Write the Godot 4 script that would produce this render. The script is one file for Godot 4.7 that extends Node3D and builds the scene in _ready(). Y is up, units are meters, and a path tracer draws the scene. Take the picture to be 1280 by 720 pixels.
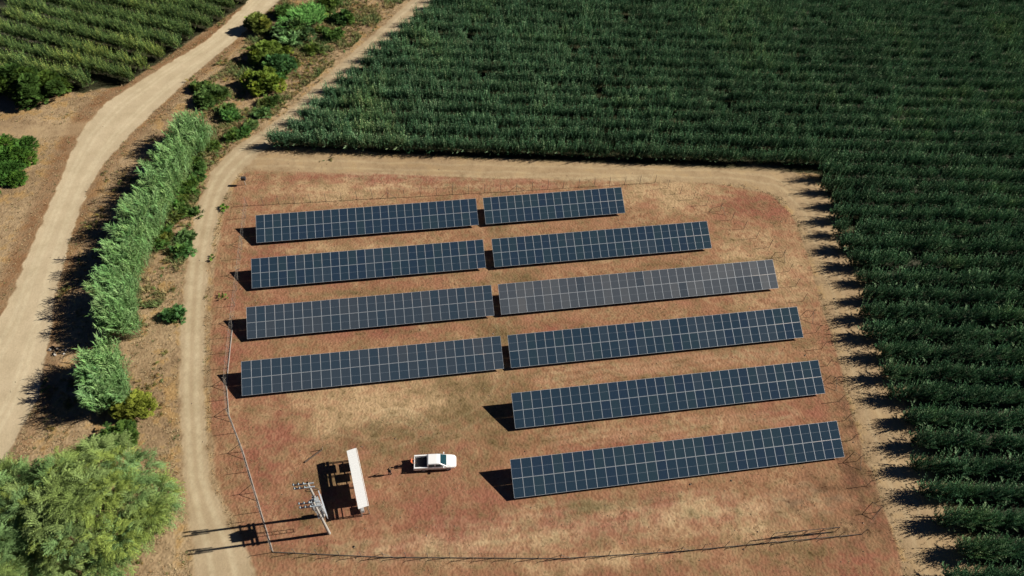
extends Node3D

# ------------------------------------------------------------------ survey of the place (metres, y up)
const YAW := 10.0967          # direction of the solar rows, degrees
const TILT := 24.93           # module tilt, degrees
const GX0 := -100.0
const GX1 := 60.0
const GZ0 := -166.0
const GZ1 := -10.0
const TW := 1720
const TH := 1677

const ROAD_L := [Vector2(-80, -8), Vector2(-76, -36), Vector2(-74.3, -56.5), Vector2(-76.6, -72.1), Vector2(-78.6, -86), Vector2(-79.9, -93.3), Vector2(-80.6, -99.5), Vector2(-79.6, -107.3), Vector2(-73.3, -119.6), Vector2(-66.9, -130.3), Vector2(-63.6, -142.8), Vector2(-62.3, -150), Vector2(-58, -180)]
const ROAD_R := [Vector2(-66.5, -8), Vector2(-63, -28), Vector2(-62.9, -43.9), Vector2(-65.6, -52.8), Vector2(-68.3, -61.3), Vector2(-70.3, -69.1), Vector2(-71.8, -76), Vector2(-72.9, -83.5), Vector2(-72.9, -90.6), Vector2(-71.3, -99.5), Vector2(-66.1, -117.4), Vector2(-60.7, -132.4), Vector2(-56.3, -145.8), Vector2(-54.5, -152), Vector2(-50, -180)]
const TRACK_L := [Vector2(-31, -8), Vector2(-34.7, -22.4), Vector2(-36.3, -26), Vector2(-39.9, -33.8), Vector2(-44.2, -44.9), Vector2(-47.5, -55.2), Vector2(-50.7, -67.1), Vector2(-52.4, -75.5), Vector2(-53.4, -81.8), Vector2(-53.8, -89.8), Vector2(-51.7, -96.4), Vector2(-45.6, -105.2), Vector2(-38.4, -122), Vector2(-32.2, -136.4), Vector2(-26.1, -150.3), Vector2(-18, -172)]
const TRACK_R := [Vector2(-24, -8), Vector2(-27.9, -22.8), Vector2(-29.6, -25.4), Vector2(-33, -29), Vector2(-36.7, -33.9), Vector2(-40.9, -45.1), Vector2(-44.9, -58.2), Vector2(-47.8, -68.9), Vector2(-49.4, -79.3), Vector2(-49.7, -86), Vector2(-48.6, -90.4), Vector2(-46, -95.9), Vector2(-41.3, -105.4), Vector2(-34.4, -119.9), Vector2(-27, -136.8), Vector2(-20.8, -151), Vector2(-12, -172)]
const PERIMETER := [Vector2(-47, -92.8), Vector2(-6.7, -94), Vector2(34, -95.3), Vector2(46, -94), Vector2(50.2, -88), Vector2(51, -77), Vector2(51, -60.8), Vector2(50.6, -49.9), Vector2(50.8, -39), Vector2(51.5, -30), Vector2(52.5, -8)]
const BRANCH := [Vector2(-112, -98.6), Vector2(-95.4, -98.9), Vector2(-86.3, -98.6), Vector2(-77, -101)]
const FIELD := [Vector2(-47.5, -91), Vector2(-6, -91.6), Vector2(34, -93), Vector2(45, -91), Vector2(48, -84), Vector2(48, -60), Vector2(47.5, -45), Vector2(48, -34), Vector2(48.5, -8), Vector2(-22, -8), Vector2(-26.5, -21), Vector2(-31.5, -28), Vector2(-36, -34), Vector2(-40, -45), Vector2(-44, -58), Vector2(-46.8, -69), Vector2(-48.3, -79), Vector2(-48.5, -86)]
const RED := [[-19, -92, 19.9, 3.0, 1.0], [1, -91, 7.1, 2.2, .6], [-39, -69, 5.6, 16.0, .6], [-40, -54, 2.8, 13.3, .8], [41, -88, 6.4, 4.0, .9], [-22, -31, 10.7, 6.2, .7], [-7, -31, 10.8, 5.2, .8], [-31, -39, 4.1, 7.0, .9], [13, -32, 16.0, 3.1, .6], [42, -27, 5.9, 3.9, .9], [25, -50, 13.6, 2.1, .6], [16, -41, 11.7, 1.6, .8], [40, -48, 5.6, 3.2, .7], [34, -63, 7.4, 2.1, .5], [7, -60, 7.2, 1.5, .6], [-19, -58, 9.4, 1.4, .8], [-21, -67, 9.9, 1.3, .5], [46, -36, 2.4, 4.4, .8], [-9, -38, 4.5, 2.4, .8], [47.5, -59, 1.8, 9.2, .5], [32, -67, 6.3, 1.3, .4], [8, -24, 30.0, 2.0, .5], [-20, -40, 8.0, 2.5, .5]]
const STRAW := [[-17, -46, 13.0, 4.4, 1.0], [-5, -52, 6.8, 4.1, .5], [41, -74, 7.9, 7.2, .8], [27, -90, 8.5, 4.2, .9], [-31, -87, 11.0, 4.0, .8], [5, -37, 6.1, 1.5, .3], [23, -33, 14.1, 1.6, .5], [-2, -28, 15.4, 1.3, .6], [13, -27, 11.5, 1.1, .6], [10, -74, 7.8, 1.0, .5], [-25, -74, 12.8, 1.2, .5], [30, -31, 9.0, 2.5, .5]]
const STREAKS := [[[-20, -25.8], [0, -28.2], [20, -31.2], [43, -35.5]], [[-8, -29.2], [10, -30.6], [28, -33.2], [40, -36.4]], [[0, -31.2], [16, -32.9], [30, -35.0]], [[-26, -88.4], [-8, -89.2], [10, -90.6]], [[-30, -90.2], [0, -91.2], [24, -93.2]], [[6, -41.0], [24, -44.2], [40, -47.2]], [[4, -50.6], [22, -54.0], [40, -57.4]]]
const OLIVE := [[-4, -46, 6.6, 5.7, .8], [-15, -41, 7.3, 2.9, .7], [-3, -82, 1.9, 5.8, .6], [0, -69, 3.8, 2.5, .6], [-1, -58, 3.5, 2.9, .7], [-22, -36, 3.0, 4.4, .6], [-23, -31, 2.4, 3.5, .5], [11, -33, 5.0, .9, .8], [30, -53, 11.5, .9, .6], [31, -74, 10.5, 1.0, .5], [-14, -60, 10.7, .8, .6], [31, -58, 9.5, .9, .6], [7, -48, 4.4, .8, .7], [20, -80, 8.1, 1.0, .5], [-21, -65, 7.3, .8, .5], [36, -29, 8.0, 3.0, .4], [46, -38, 1.8, 5.0, .6]]

var rng := RandomNumberGenerator.new()
var used := {}
var M := {}
var field_map: PackedByteArray
var road_map: PackedByteArray
var track_map: PackedByteArray
var perim_map: PackedByteArray
var floor_map: PackedByteArray
var bump := FastNoiseLite.new()

# ------------------------------------------------------------------ mesh helper
class MB:
	var v := PackedVector3Array()
	var n := PackedVector3Array()
	var c := PackedColorArray()
	var uv := PackedVector2Array()
	var col := Color.WHITE
	func tri(a: Vector3, b: Vector3, d: Vector3, nn := Vector3.ZERO) -> void:
		if nn == Vector3.ZERO:
			nn = (d - a).cross(b - a).normalized()
		v.append(a); v.append(b); v.append(d)
		for i in 3:
			n.append(nn); c.append(col); uv.append(Vector2.ZERO)
	func tri_n(a: Vector3, b: Vector3, d: Vector3, na: Vector3, nb: Vector3, nd: Vector3) -> void:
		v.append(a); v.append(b); v.append(d)
		n.append(na); n.append(nb); n.append(nd)
		for i in 3:
			c.append(col); uv.append(Vector2.ZERO)
	func quad(a: Vector3, b: Vector3, d: Vector3, e: Vector3, nn := Vector3.ZERO) -> void:   # round the face, clockwise seen from its front
		if nn == Vector3.ZERO:
			nn = (d - a).cross(b - a).normalized()
		for p in [a, b, d, a, d, e]:
			v.append(p); n.append(nn); c.append(col)
		for p in [Vector2(0, 0), Vector2(1, 0), Vector2(1, 1), Vector2(0, 0), Vector2(1, 1), Vector2(0, 1)]:
			uv.append(p)
	func box(at: Vector3, size: Vector3, b := Basis()) -> void:
		var h := size / 2
		var x := b.x * h.x
		var y := b.y * h.y
		var z := b.z * h.z
		for s in [[x, y, z], [-x, z, y], [y, z, x], [-y, x, z], [z, x, y], [-z, y, x]]:
			var f: Vector3 = s[0]
			var p: Vector3 = s[1]
			var q: Vector3 = s[2]
			quad(at + f - p - q, at + f - p + q, at + f + p + q, at + f + p - q, f.normalized())
	func tube(p: Vector3, q: Vector3, r0: float, r1: float, sides := 6, caps := true) -> void:
		var d := (q - p).normalized()
		var s := d.cross(Vector3.RIGHT if absf(d.x) < 0.8 else Vector3.UP).normalized()
		var t := d.cross(s)
		for i in sides:
			var a0 := TAU * i / sides
			var a1 := TAU * (i + 1) / sides
			var n0 := s * cos(a0) + t * sin(a0)
			var n1 := s * cos(a1) + t * sin(a1)
			tri_n(p + n0 * r0, q + n0 * r1, q + n1 * r1, n0, n0, n1)
			tri_n(p + n0 * r0, q + n1 * r1, p + n1 * r0, n0, n1, n1)
			if caps:
				tri(q, q + n0 * r1, q + n1 * r1, d)
				tri(p, p + n1 * r0, p + n0 * r0, -d)
	func path(pts: Array, r0: float, r1: float, sides := 5) -> void:
		for i in pts.size() - 1:
			tube(pts[i], pts[i + 1], lerpf(r0, r1, float(i) / (pts.size() - 1)), lerpf(r0, r1, float(i + 1) / (pts.size() - 1)), sides, i == pts.size() - 2 or i == 0)
	func leaf(p: Vector3, d: Vector3, len: float, w: float, face: Vector3) -> void:      # a leaf: two halves folded along the midrib
		var s := d.cross(face).normalized() * w * 0.5
		var up := s.cross(d).normalized()
		var m := p + d * len * 0.45 - up * w * 0.16
		var tip := p + d * len
		tri(p, m + s + up * w * 0.3, tip)
		tri(p, tip, m - s + up * w * 0.3)
	func blade(p: Vector3, d: Vector3, len: float, w: float, droop: float) -> void:       # a long arching blade, two segments
		var s := d.cross(Vector3.UP)
		s = (s if s.length() > 0.01 else Vector3.RIGHT).normalized() * w * 0.5
		var q := p + d * len * 0.5
		var r := q + (d + Vector3.DOWN * droop).normalized() * len * 0.5
		quad(p - s * 0.6, p + s * 0.6, q + s, q - s)
		tri(q - s, q + s, r)
	func surface(m: ArrayMesh, mat: Material) -> ArrayMesh:
		var a := []
		a.resize(Mesh.ARRAY_MAX)
		a[Mesh.ARRAY_VERTEX] = v
		a[Mesh.ARRAY_NORMAL] = n
		a[Mesh.ARRAY_COLOR] = c
		a[Mesh.ARRAY_TEX_UV] = uv
		m.add_surface_from_arrays(Mesh.PRIMITIVE_TRIANGLES, a)
		m.surface_set_material(m.get_surface_count() - 1, mat)
		return m
	func mesh(mat: Material) -> ArrayMesh:
		return surface(ArrayMesh.new(), mat)

func tag(o: Node, label: String, category := "", group := "", kind := "") -> Node:
	if label: o.set_meta("label", label)
	if category: o.set_meta("category", category)
	if group: o.set_meta("group", group)
	if kind: o.set_meta("kind", kind)
	return o

func numbered(called: String) -> String:
	used[called] = used.get(called, -1) + 1
	return called if used[called] == 0 else "%s_%03d" % [called, used[called]]

func thing(called: String, at := Vector3.ZERO, turn := 0.0) -> Node3D:
	var o := Node3D.new()
	o.name = numbered(called)
	o.position = at
	o.rotation.y = turn
	add_child(o)
	return o

func child_name(parent: Node, called: String) -> String:
	if parent == self:
		return numbered(called)
	var key := "n_" + called
	var k: int = parent.get_meta(key, -1) + 1
	parent.set_meta(key, k)
	return called if k == 0 else "%s_%03d" % [called, k]

func put(called: String, m: Mesh, parent: Node = self, at := Vector3.ZERO, basis := Basis()) -> MeshInstance3D:
	var o := MeshInstance3D.new()
	o.mesh = m
	o.name = child_name(parent, called)
	o.transform = Transform3D(basis, at)
	parent.add_child(o, true)
	return o

func many(called: String, m: Mesh, places: Array, colors: Array, parent: Node) -> MultiMeshInstance3D:
	var mm := MultiMesh.new()
	mm.transform_format = MultiMesh.TRANSFORM_3D
	mm.use_colors = true
	mm.mesh = m
	mm.instance_count = places.size()
	for i in places.size():
		mm.set_instance_transform(i, places[i])
		mm.set_instance_color(i, colors[i])
	var o := MultiMeshInstance3D.new()
	o.multimesh = mm
	o.name = child_name(parent, called)
	o.set_meta("kind", "stuff")
	parent.add_child(o, true)
	return o

func mat(c: Color, rough := 0.8, metal := 0.0, vertex := false, back := 0.0) -> StandardMaterial3D:   # c is a linear base colour
	var m := StandardMaterial3D.new()
	m.albedo_color = Color(c.r, c.g, c.b).linear_to_srgb()
	m.roughness = rough
	m.metallic = metal
	m.vertex_color_use_as_albedo = vertex
	m.cull_mode = BaseMaterial3D.CULL_DISABLED
	if vertex: m.metallic_specular = 0.1
	if back > 0.0:
		m.backlight_enabled = true
		m.backlight = Color(back, back, back)
	return m

func rr(a: float, b: float) -> float:
	return rng.randf_range(a, b)

func gauss(s: float) -> float:
	return rng.randfn(0.0, s)

func heading(v: Vector3) -> float:
	return atan2(-v.z, v.x)

# ------------------------------------------------------------------ start
func _ready() -> void:
	rng.seed = 20417
	set_view()
	set_light()
	set_materials()
	paint_ground()
	build_ground()
	solar_tables()
	orchard_blocks()
	left_orchard()
	reeds()
	big_trees()
	shrubs()
	fence()
	shelter()
	pole_pair()
	truck()
	people()
	small_things()
	grasses()

func set_view() -> void:
	var cam := Camera3D.new()
	cam.name = "camera"
	add_child(cam)
	var p := deg_to_rad(51.3994)
	var r := deg_to_rad(-2.686)
	var c := cos(r)
	var s := sin(r)
	cam.transform = Transform3D(Basis(Vector3(c, -s * cos(p), s * sin(p)), Vector3(s, c * cos(p), -c * sin(p)), Vector3(0, sin(p), cos(p))), Vector3(0, 83.836, 0))
	cam.fov = 45.193
	cam.far = 3000.0
	cam.current = true

func set_light() -> void:
	var sky_mat := ProceduralSkyMaterial.new()
	sky_mat.sky_top_color = Color(0.16, 0.30, 0.58)
	sky_mat.sky_horizon_color = Color(0.56, 0.66, 0.78)
	sky_mat.sky_curve = 0.12
	sky_mat.ground_bottom_color = Color(0.2, 0.17, 0.13)
	sky_mat.ground_horizon_color = Color(0.5, 0.48, 0.45)
	sky_mat.sky_energy_multiplier = 0.42
	sky_mat.ground_energy_multiplier = 0.42
	var sky := Sky.new()
	sky.sky_material = sky_mat
	var env := Environment.new()
	env.background_mode = Environment.BG_SKY
	env.sky = sky
	env.tonemap_mode = Environment.TONE_MAPPER_LINEAR
	env.tonemap_exposure = 1.5
	env.sdfgi_enabled = true
	env.ssao_enabled = true
	env.ssil_enabled = true
	var we := WorldEnvironment.new()
	we.name = "world_environment"
	we.environment = env
	add_child(we)
	var sun := DirectionalLight3D.new()
	sun.name = "sun"
	sun.light_energy = 1.6
	sun.light_color = Color(1.0, 0.965, 0.91)
	sun.light_angular_distance = 0.5
	sun.shadow_enabled = true
	var el := deg_to_rad(33.0)
	sun.basis = Basis.looking_at(Vector3(-cos(el) * 0.9825, -sin(el), cos(el) * 0.186))
	add_child(sun)

func set_materials() -> void:
	M.steel = mat(Color(0.42, 0.43, 0.44), 0.45, 0.7)
	M.alu = mat(Color(0.54, 0.59, 0.65), 0.45, 0.2)
	M.backsheet = mat(Color(0.26, 0.30, 0.35), 0.5)
	M.wire = mat(Color(0.45, 0.44, 0.42), 0.5, 0.5)
	M.rail = mat(Color(0.36, 0.33, 0.30), 0.8)
	M.rust = mat(Color(0.10, 0.08, 0.065), 0.8, 0.2)  # dark wires; also colours the added shade strip at the fence base
	M.galv = mat(Color(0.36, 0.42, 0.47), 0.5, 0.3)
	M.porcelain = mat(Color(0.40, 0.48, 0.54), 0.3)
	M.white = mat(Color(0.82, 0.84, 0.84), 0.35)
	M.grey = mat(Color(0.33, 0.35, 0.36), 0.5)
	M.dark = mat(Color(0.035, 0.035, 0.04), 0.6)
	M.wood = mat(Color(0.10, 0.07, 0.05), 0.9)
	M.bark = mat(Color(0.10, 0.075, 0.05), 0.95)
	M.concrete = mat(Color(0.36, 0.35, 0.33), 0.9)
	M.leaf_dark = mat(Color.WHITE, 0.55, 0.0, true, 0.45)
	M.leaf = mat(Color.WHITE, 0.55, 0.0, true, 0.35)
	M.straw = mat(Color.WHITE, 0.9, 0.0, true, 0.3)
	M.stone = mat(Color.WHITE, 0.9, 0.0, true)
	# cells of the solar modules: 6 columns of half-cut cells with fine lines, in a few tones from dark blue to pale grey
	var tones := []
	for k in 8:          # from dark blue to the palest grey
		var u := k / 7.0
		tones.append(Color(0.0165, 0.036, 0.060).lerp(Color(0.096, 0.100, 0.108), u * u * 0.4 + u * 0.6) * rr(0.93, 1.07))
	tones.append(Color(0.015, 0.032, 0.059))
	tones.append(Color(0.019, 0.040, 0.058))
	M.cells = []
	for c in tones:
		var im := Image.create(120, 112, false, Image.FORMAT_RGB8)
		var base: Color = c.linear_to_srgb()
		for y in 112:
			for x in 120:
				var k := rr(0.94, 1.06)
				var line := x % 20 == 0 or y % 16 == 0
				var bar := (x % 20) % 4 == 2
				var e := base * k
				if line: e = base.lerp(Color(0.5, 0.54, 0.58), 0.30)
				elif bar: e = base.lerp(Color(0.5, 0.54, 0.58), 0.10)
				im.set_pixel(x, y, e)
		var m := StandardMaterial3D.new()
		m.albedo_texture = ImageTexture.create_from_image(im)
		m.roughness = 0.16 + 0.03 * M.cells.size() if M.cells.size() < 8 else 0.15
		m.metallic_specular = 0.5
		M.cells.append(m)

# ------------------------------------------------------------------ the ground
func to_bytes(im: Image) -> PackedByteArray:
	im.resize(TW, TH, Image.INTERPOLATE_CUBIC)
	return im.get_data()

func grid_image(g: PackedFloat32Array, w: int, h: int, blur: int) -> Image:
	for pass_no in blur:
		var o := g.duplicate()
		for y in range(1, h - 1):
			for x in range(1, w - 1):
				var i := y * w + x
				o[i] = (g[i] * 2.0 + g[i - 1] + g[i + 1] + g[i - w] + g[i + w]) / 6.0
		g = o
	var b := PackedByteArray()
	b.resize(w * h)
	for i in w * h:
		b[i] = int(clampf(g[i], 0.0, 1.0) * 255.0)
	return Image.create_from_data(w, h, false, Image.FORMAT_L8, b)

func polygon_mask(poly: PackedVector2Array, blur: int) -> PackedByteArray:
	var w := 320
	var h := 312
	var g := PackedFloat32Array()
	g.resize(w * h)
	var box := Rect2(poly[0], Vector2.ZERO)
	for p in poly: box = box.expand(p)
	for y in h:
		var z := GZ0 + (y + 0.5) * (GZ1 - GZ0) / h
		if z < box.position.y or z > box.end.y: continue
		for x in w:
			var p := Vector2(GX0 + (x + 0.5) * (GX1 - GX0) / w, z)
			if p.x > box.position.x and p.x < box.end.x and Geometry2D.is_point_in_polygon(p, poly):
				g[y * w + x] = 1.0
	return to_bytes(grid_image(g, w, h, blur))

func stroke(g: PackedFloat32Array, w: int, h: int, pts: Array, width: float, amount: float) -> void:
	var sx := w / (GX1 - GX0)
	var sz := h / (GZ1 - GZ0)
	var reach := int(width * 1.6 * sx) + 1
	for i in pts.size() - 1:
		var a: Vector2 = pts[i]
		var b: Vector2 = pts[i + 1]
		var steps := int(a.distance_to(b) / (width * 0.5)) + 1
		for k in steps:
			var p := a.lerp(b, float(k) / steps)
			var cx := (p.x - GX0) * sx
			var cz := (p.y - GZ0) * sz
			for y in range(maxi(0, int(cz) - reach), mini(h, int(cz) + reach + 1)):
				for x in range(maxi(0, int(cx) - reach), mini(w, int(cx) + reach + 1)):
					var d := Vector2((x + 0.5 - cx) / sx, (y + 0.5 - cz) / sz).length() / width
					if d < 1.6:
						var q := amount * clampf(1.6 - d, 0.0, 1.0)
						if q > g[y * w + x]: g[y * w + x] = q

func smooth_line(pts: Array, off := 0.0, wob := 0.0) -> Array:
	var out := []
	for i in pts.size() - 1:
		var p0: Vector2 = pts[maxi(0, i - 1)]
		var p1: Vector2 = pts[i]
		var p2: Vector2 = pts[i + 1]
		var p3: Vector2 = pts[mini(pts.size() - 1, i + 2)]
		for k in 8:
			var q := p1.cubic_interpolate(p2, p0, p3, k / 8.0)
			var d := (p2 - p1).normalized()
			out.append(q + d.orthogonal() * (off + wob * sin(q.x * 0.5 + q.y * 0.7 + off)))
	out.append(pts[-1])
	return out

func middle(l: Array, r: Array, t: float) -> Array:
	var cl := Curve2D.new()
	for p in l: cl.add_point(p)
	var cr := Curve2D.new()
	for p in r: cr.add_point(p)
	var out := []
	for k in 61:
		out.append(cl.sample_baked(cl.get_baked_length() * k / 60.0).lerp(cr.sample_baked(cr.get_baked_length() * k / 60.0), t))
	return out

func blobs(list: Array) -> PackedByteArray:
	var w := 320
	var h := 312
	var g := PackedFloat32Array()
	g.resize(w * h)
	var ct := cos(deg_to_rad(YAW * 0.6))
	var st := sin(deg_to_rad(YAW * 0.6))
	for b in list:
		var reach: float = maxf(b[2], b[3]) * 1.9
		for y in range(maxi(0, int((b[1] - reach - GZ0) * 2)), mini(h, int((b[1] + reach - GZ0) * 2))):
			for x in range(maxi(0, int((b[0] - reach - GX0) * 2)), mini(w, int((b[0] + reach - GX0) * 2))):
				var dx: float = GX0 + x * 0.5 - b[0]
				var dz: float = GZ0 + y * 0.5 - b[1]
				var u: float = (dx * ct - dz * st) / b[2]
				var q: float = (dx * st + dz * ct) / b[3]
				var e: float = b[4] * exp(-(u * u + q * q) * 0.9)
				g[y * w + x] = maxf(g[y * w + x], e)
	return to_bytes(grid_image(g, w, h, 0))

func noise_bytes(period: float, octaves: int, s: int, stretch := Vector2.ONE) -> PackedByteArray:
	var f := FastNoiseLite.new()
	f.seed = s
	f.noise_type = FastNoiseLite.TYPE_SIMPLEX_SMOOTH
	f.frequency = (GX1 - GX0) / TW / period
	f.fractal_octaves = octaves
	var im := f.get_image(int(TW / stretch.x), int(TH / stretch.y), false, false, false)
	im.convert(Image.FORMAT_L8)
	return to_bytes(im)

func paint_ground() -> void:
	var road := PackedVector2Array(ROAD_L)
	var back := ROAD_R.duplicate()
	back.reverse()
	road.append_array(PackedVector2Array(back))
	road_map = polygon_mask(road, 2)
	var track := PackedVector2Array(TRACK_L)
	back = TRACK_R.duplicate()
	back.reverse()
	track.append_array(PackedVector2Array(back))
	track_map = polygon_mask(track, 2)
	field_map = polygon_mask(PackedVector2Array(FIELD), 4)
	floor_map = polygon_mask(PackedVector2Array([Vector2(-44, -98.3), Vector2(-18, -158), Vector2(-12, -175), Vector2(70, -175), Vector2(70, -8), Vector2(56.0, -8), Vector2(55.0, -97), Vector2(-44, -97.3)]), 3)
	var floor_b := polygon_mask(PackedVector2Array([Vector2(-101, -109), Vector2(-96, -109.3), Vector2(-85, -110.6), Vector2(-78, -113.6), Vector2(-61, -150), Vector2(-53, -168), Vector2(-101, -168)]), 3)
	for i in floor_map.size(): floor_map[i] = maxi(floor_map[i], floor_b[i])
	var g := PackedFloat32Array()
	g.resize(640 * 624)
	stroke(g, 640, 624, smooth_line(PERIMETER), 2.2, 1.0)
	stroke(g, 640, 624, smooth_line([Vector2(44, -95.5), Vector2(52, -90), Vector2(53, -77), Vector2(53.2, -60), Vector2(53, -45), Vector2(53.5, -30), Vector2(54.5, -8)]), 3.4, 1.0)
	stroke(g, 640, 624, smooth_line(BRANCH), 1.9, 0.7)
	perim_map = to_bytes(grid_image(g, 640, 624, 1))
	# wheel ruts and the turning circles of the pickup
	g = PackedFloat32Array()
	g.resize(640 * 624)
	for t in [0.22, 0.34, 0.66, 0.78]:
		stroke(g, 640, 624, middle(ROAD_L, ROAD_R, t + 0.03 * sin(t * 40.0)), 0.28, 0.55)
	for t in [0.28, 0.68]:
		stroke(g, 640, 624, middle(TRACK_L, TRACK_R, t), 0.32, 0.9)
	for o in [-0.9, 0.9]:
		stroke(g, 640, 624, smooth_line(PERIMETER, o, 0.25), 0.25, 0.6)
		stroke(g, 640, 624, smooth_line([Vector2(-5.2, -90), Vector2(-4.6, -82), Vector2(-3.6, -73), Vector2(-2.2, -66), Vector2(-0.7, -55), Vector2(-1.6, -47.5), Vector2(-6, -43.2), Vector2(-12, -41.3), Vector2(-18, -39.5), Vector2(-24, -40.5)], o, 0.1), 0.2, 0.6)
		stroke(g, 640, 624, smooth_line([Vector2(-14, -25.5), Vector2(0, -27.5), Vector2(14, -29.5), Vector2(28, -31.5), Vector2(42, -34.5)], o, 0.2), 0.3, 0.5)
	for q in STREAKS:
		var pts := []
		for p in q: pts.append(Vector2(p[0], p[1]))
		for o in [-0.9, 0.0, 0.9]: stroke(g, 640, 624, smooth_line(pts, o, 0.3), 0.32, 1.0 if o == 0.0 else 0.7)
	for k in 5:
		var arc := []
		for a in 15:
			var an := deg_to_rad(200.0 + a * 11.0)
			arc.append(Vector2(-14.5 + (3.0 + k * 0.55) * cos(an), -40.6 + (2.6 + k * 0.5) * sin(an)))
		stroke(g, 640, 624, arc, 0.16, 1.0 if k % 2 == 0 else 0.6)
	var rut := to_bytes(grid_image(g, 640, 624, 0))
	g = PackedFloat32Array()
	g.resize(640 * 624)
	var side := []
	for q in ROAD_L: side.append(q + Vector2(-1.2, -0.5))
	stroke(g, 640, 624, smooth_line(side), 1.5, 0.9)
	side = []
	for q in ROAD_R: side.append(q + Vector2(1.0, 0.5))
	stroke(g, 640, 624, smooth_line(side), 0.9, 0.6)
	var bank := to_bytes(grid_image(g, 640, 624, 2))
	var red := blobs(RED)
	var pale := blobs(STRAW)
	var olive := blobs(OLIVE)
	var burnt := blobs([[45.4, -37, 1.8, 6.0, 1.0], [46.4, -47, 1.2, 6.0, .7], [43, -31.5, 3.0, 1.6, .8], [36, -35, 2.0, 1.5, .7], [41, -36, 4.0, 3.0, .5]])
	var n6 := noise_bytes(3.2, 3, 57, Vector2(1.6, 1.0))
	var n1 := noise_bytes(22.0, 2, 3)
	var n2 := noise_bytes(5.0, 3, 8)
	var n3 := noise_bytes(1.3, 3, 15, Vector2(1.0, 1.0))
	var n4 := noise_bytes(0.45, 2, 21)
	var n5 := noise_bytes(2.2, 3, 31, Vector2(3.0, 1.0))     # streaks along the rows
	var rows := []
	rows.resize(TH)
	var F := field_map
	var R := road_map
	var T := track_map
	var P := perim_map
	var O := floor_map
	var paint := func(y: int) -> void:
		var line := PackedByteArray()
		line.resize(TW * 3)
		var fine := RandomNumberGenerator.new()
		fine.seed = 77 + y
		for x in TW:
			var i := y * TW + x
			var a := n1[i] / 127.5 - 1.0
			var b := (n2[i] / 127.5 - 1.0) * 1.5
			var c := (n3[i] / 127.5 - 1.0) * 1.25
			var d := n4[i] / 127.5 - 1.0
			var s := (n5[i] / 127.5 - 1.0) * 1.5
			var wx := GX0 + (x + 0.5) * (GX1 - GX0) / TW
			# dry verge: tan soil, straw and rusty grass
			var q := clampf(0.5 + a * 0.5 + b * 0.5 + c * 0.25, 0.0, 1.0)
			var rust := clampf((b * 0.8 + c * 0.6 - a * 0.4 - 0.05) * 1.7, 0.0, 1.0)
			var cr := lerpf(138.0, 166.0, q)
			var cg := lerpf(117.0, 145.0, q)
			var cb := lerpf(90.0, 114.0, q)
			cr = lerpf(cr, 152.0, rust * 0.7)
			cg = lerpf(cg, 122.0, rust * 0.7)
			cb = lerpf(cb, 78.0, rust * 0.7)
			var bk := bank[i] / 255.0
			if bk > 0.02:
				bk *= clampf(0.75 + b * 0.5 + c * 0.4, 0.0, 1.0)
				cr = lerpf(cr, 122.0, bk); cg = lerpf(cg, 92.0, bk); cb = lerpf(cb, 66.0, bk)
			# the fenced field: red earth, straw and olive stubble
			var f := F[i] / 255.0
			if f > 0.01:
				f = smoothstep(0.3, 0.7, f + b * 0.16 + c * 0.08)
				var rd := clampf((red[i] / 255.0) * 1.30 + b * 0.34 + c * 0.20 + s * 0.36 - 0.14, 0.0, 1.0)
				var st := clampf((pale[i] / 255.0) * 1.15 - b * 0.35 + a * 0.15 + c * 0.45 - s * 0.30 + 0.05, 0.0, 1.0) * (1.0 - rd * 0.6)
				var ol := clampf((olive[i] / 255.0) * 0.95 + n6[i] / 127.5 * 0.55 - 0.47 + c * 0.45, 0.0, 1.0)
				var fr := 143.0 + b * 7.0 + s * 5.0
				var fg := 108.0 + b * 7.0 + s * 5.0
				var fb := 82.0 + b * 6.0 + s * 4.0
				fr = lerpf(fr, 136.0, rd); fg = lerpf(fg, 91.0, rd); fb = lerpf(fb, 73.0, rd)
				fr = lerpf(fr, 177.0, st); fg = lerpf(fg, 151.0, st); fb = lerpf(fb, 117.0, st)
				fr = lerpf(fr, 108.0, ol); fg = lerpf(fg, 92.0, ol); fb = lerpf(fb, 64.0, ol)
				var scorch := clampf((burnt[i] / 255.0) * (0.6 + c * 0.9 + b * 0.5), 0.0, 0.9)
				fr = lerpf(fr, 92.0, scorch); fg = lerpf(fg, 66.0, scorch); fb = lerpf(fb, 50.0, scorch)
				cr = lerpf(cr, fr, f); cg = lerpf(cg, fg, f); cb = lerpf(cb, fb, f)
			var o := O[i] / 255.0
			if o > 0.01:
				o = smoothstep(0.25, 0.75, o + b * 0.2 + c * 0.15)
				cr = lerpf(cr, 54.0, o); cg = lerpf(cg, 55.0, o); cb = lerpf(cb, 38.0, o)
			var p := P[i] / 255.0
			if p > 0.02:
				p = smoothstep(0.12, 0.95, p + b * 0.22 + c * 0.12) * 0.80
				cr = lerpf(cr, 160.0 + a * 8.0 + b * 5.0, p); cg = lerpf(cg, 139.0 + a * 8.0 + b * 5.0, p); cb = lerpf(cb, 109.0 + a * 6.0 + b * 4.0, p)
			var t := T[i] / 255.0
			var tone := 1.0
			if t > 0.02:
				t = smoothstep(0.22, 0.78, t + b * 0.22 + c * 0.10)
				cr = lerpf(cr, 166.0 + b * 6.0, t); cg = lerpf(cg, 149.0 + b * 6.0, t); cb = lerpf(cb, 121.0 + b * 6.0, t)
			var r := R[i] / 255.0
			if r > 0.02:
				r = smoothstep(0.3, 0.7, r + b * 0.20 + c * 0.10)
				cr = lerpf(cr, 181.0 + b * 6.0, r); cg = lerpf(cg, 166.0 + b * 6.0, r); cb = lerpf(cb, 138.0 + b * 6.0, r)
			var ru := rut[i] / 255.0
			var flat := maxf(maxf(t, r), p)
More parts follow.
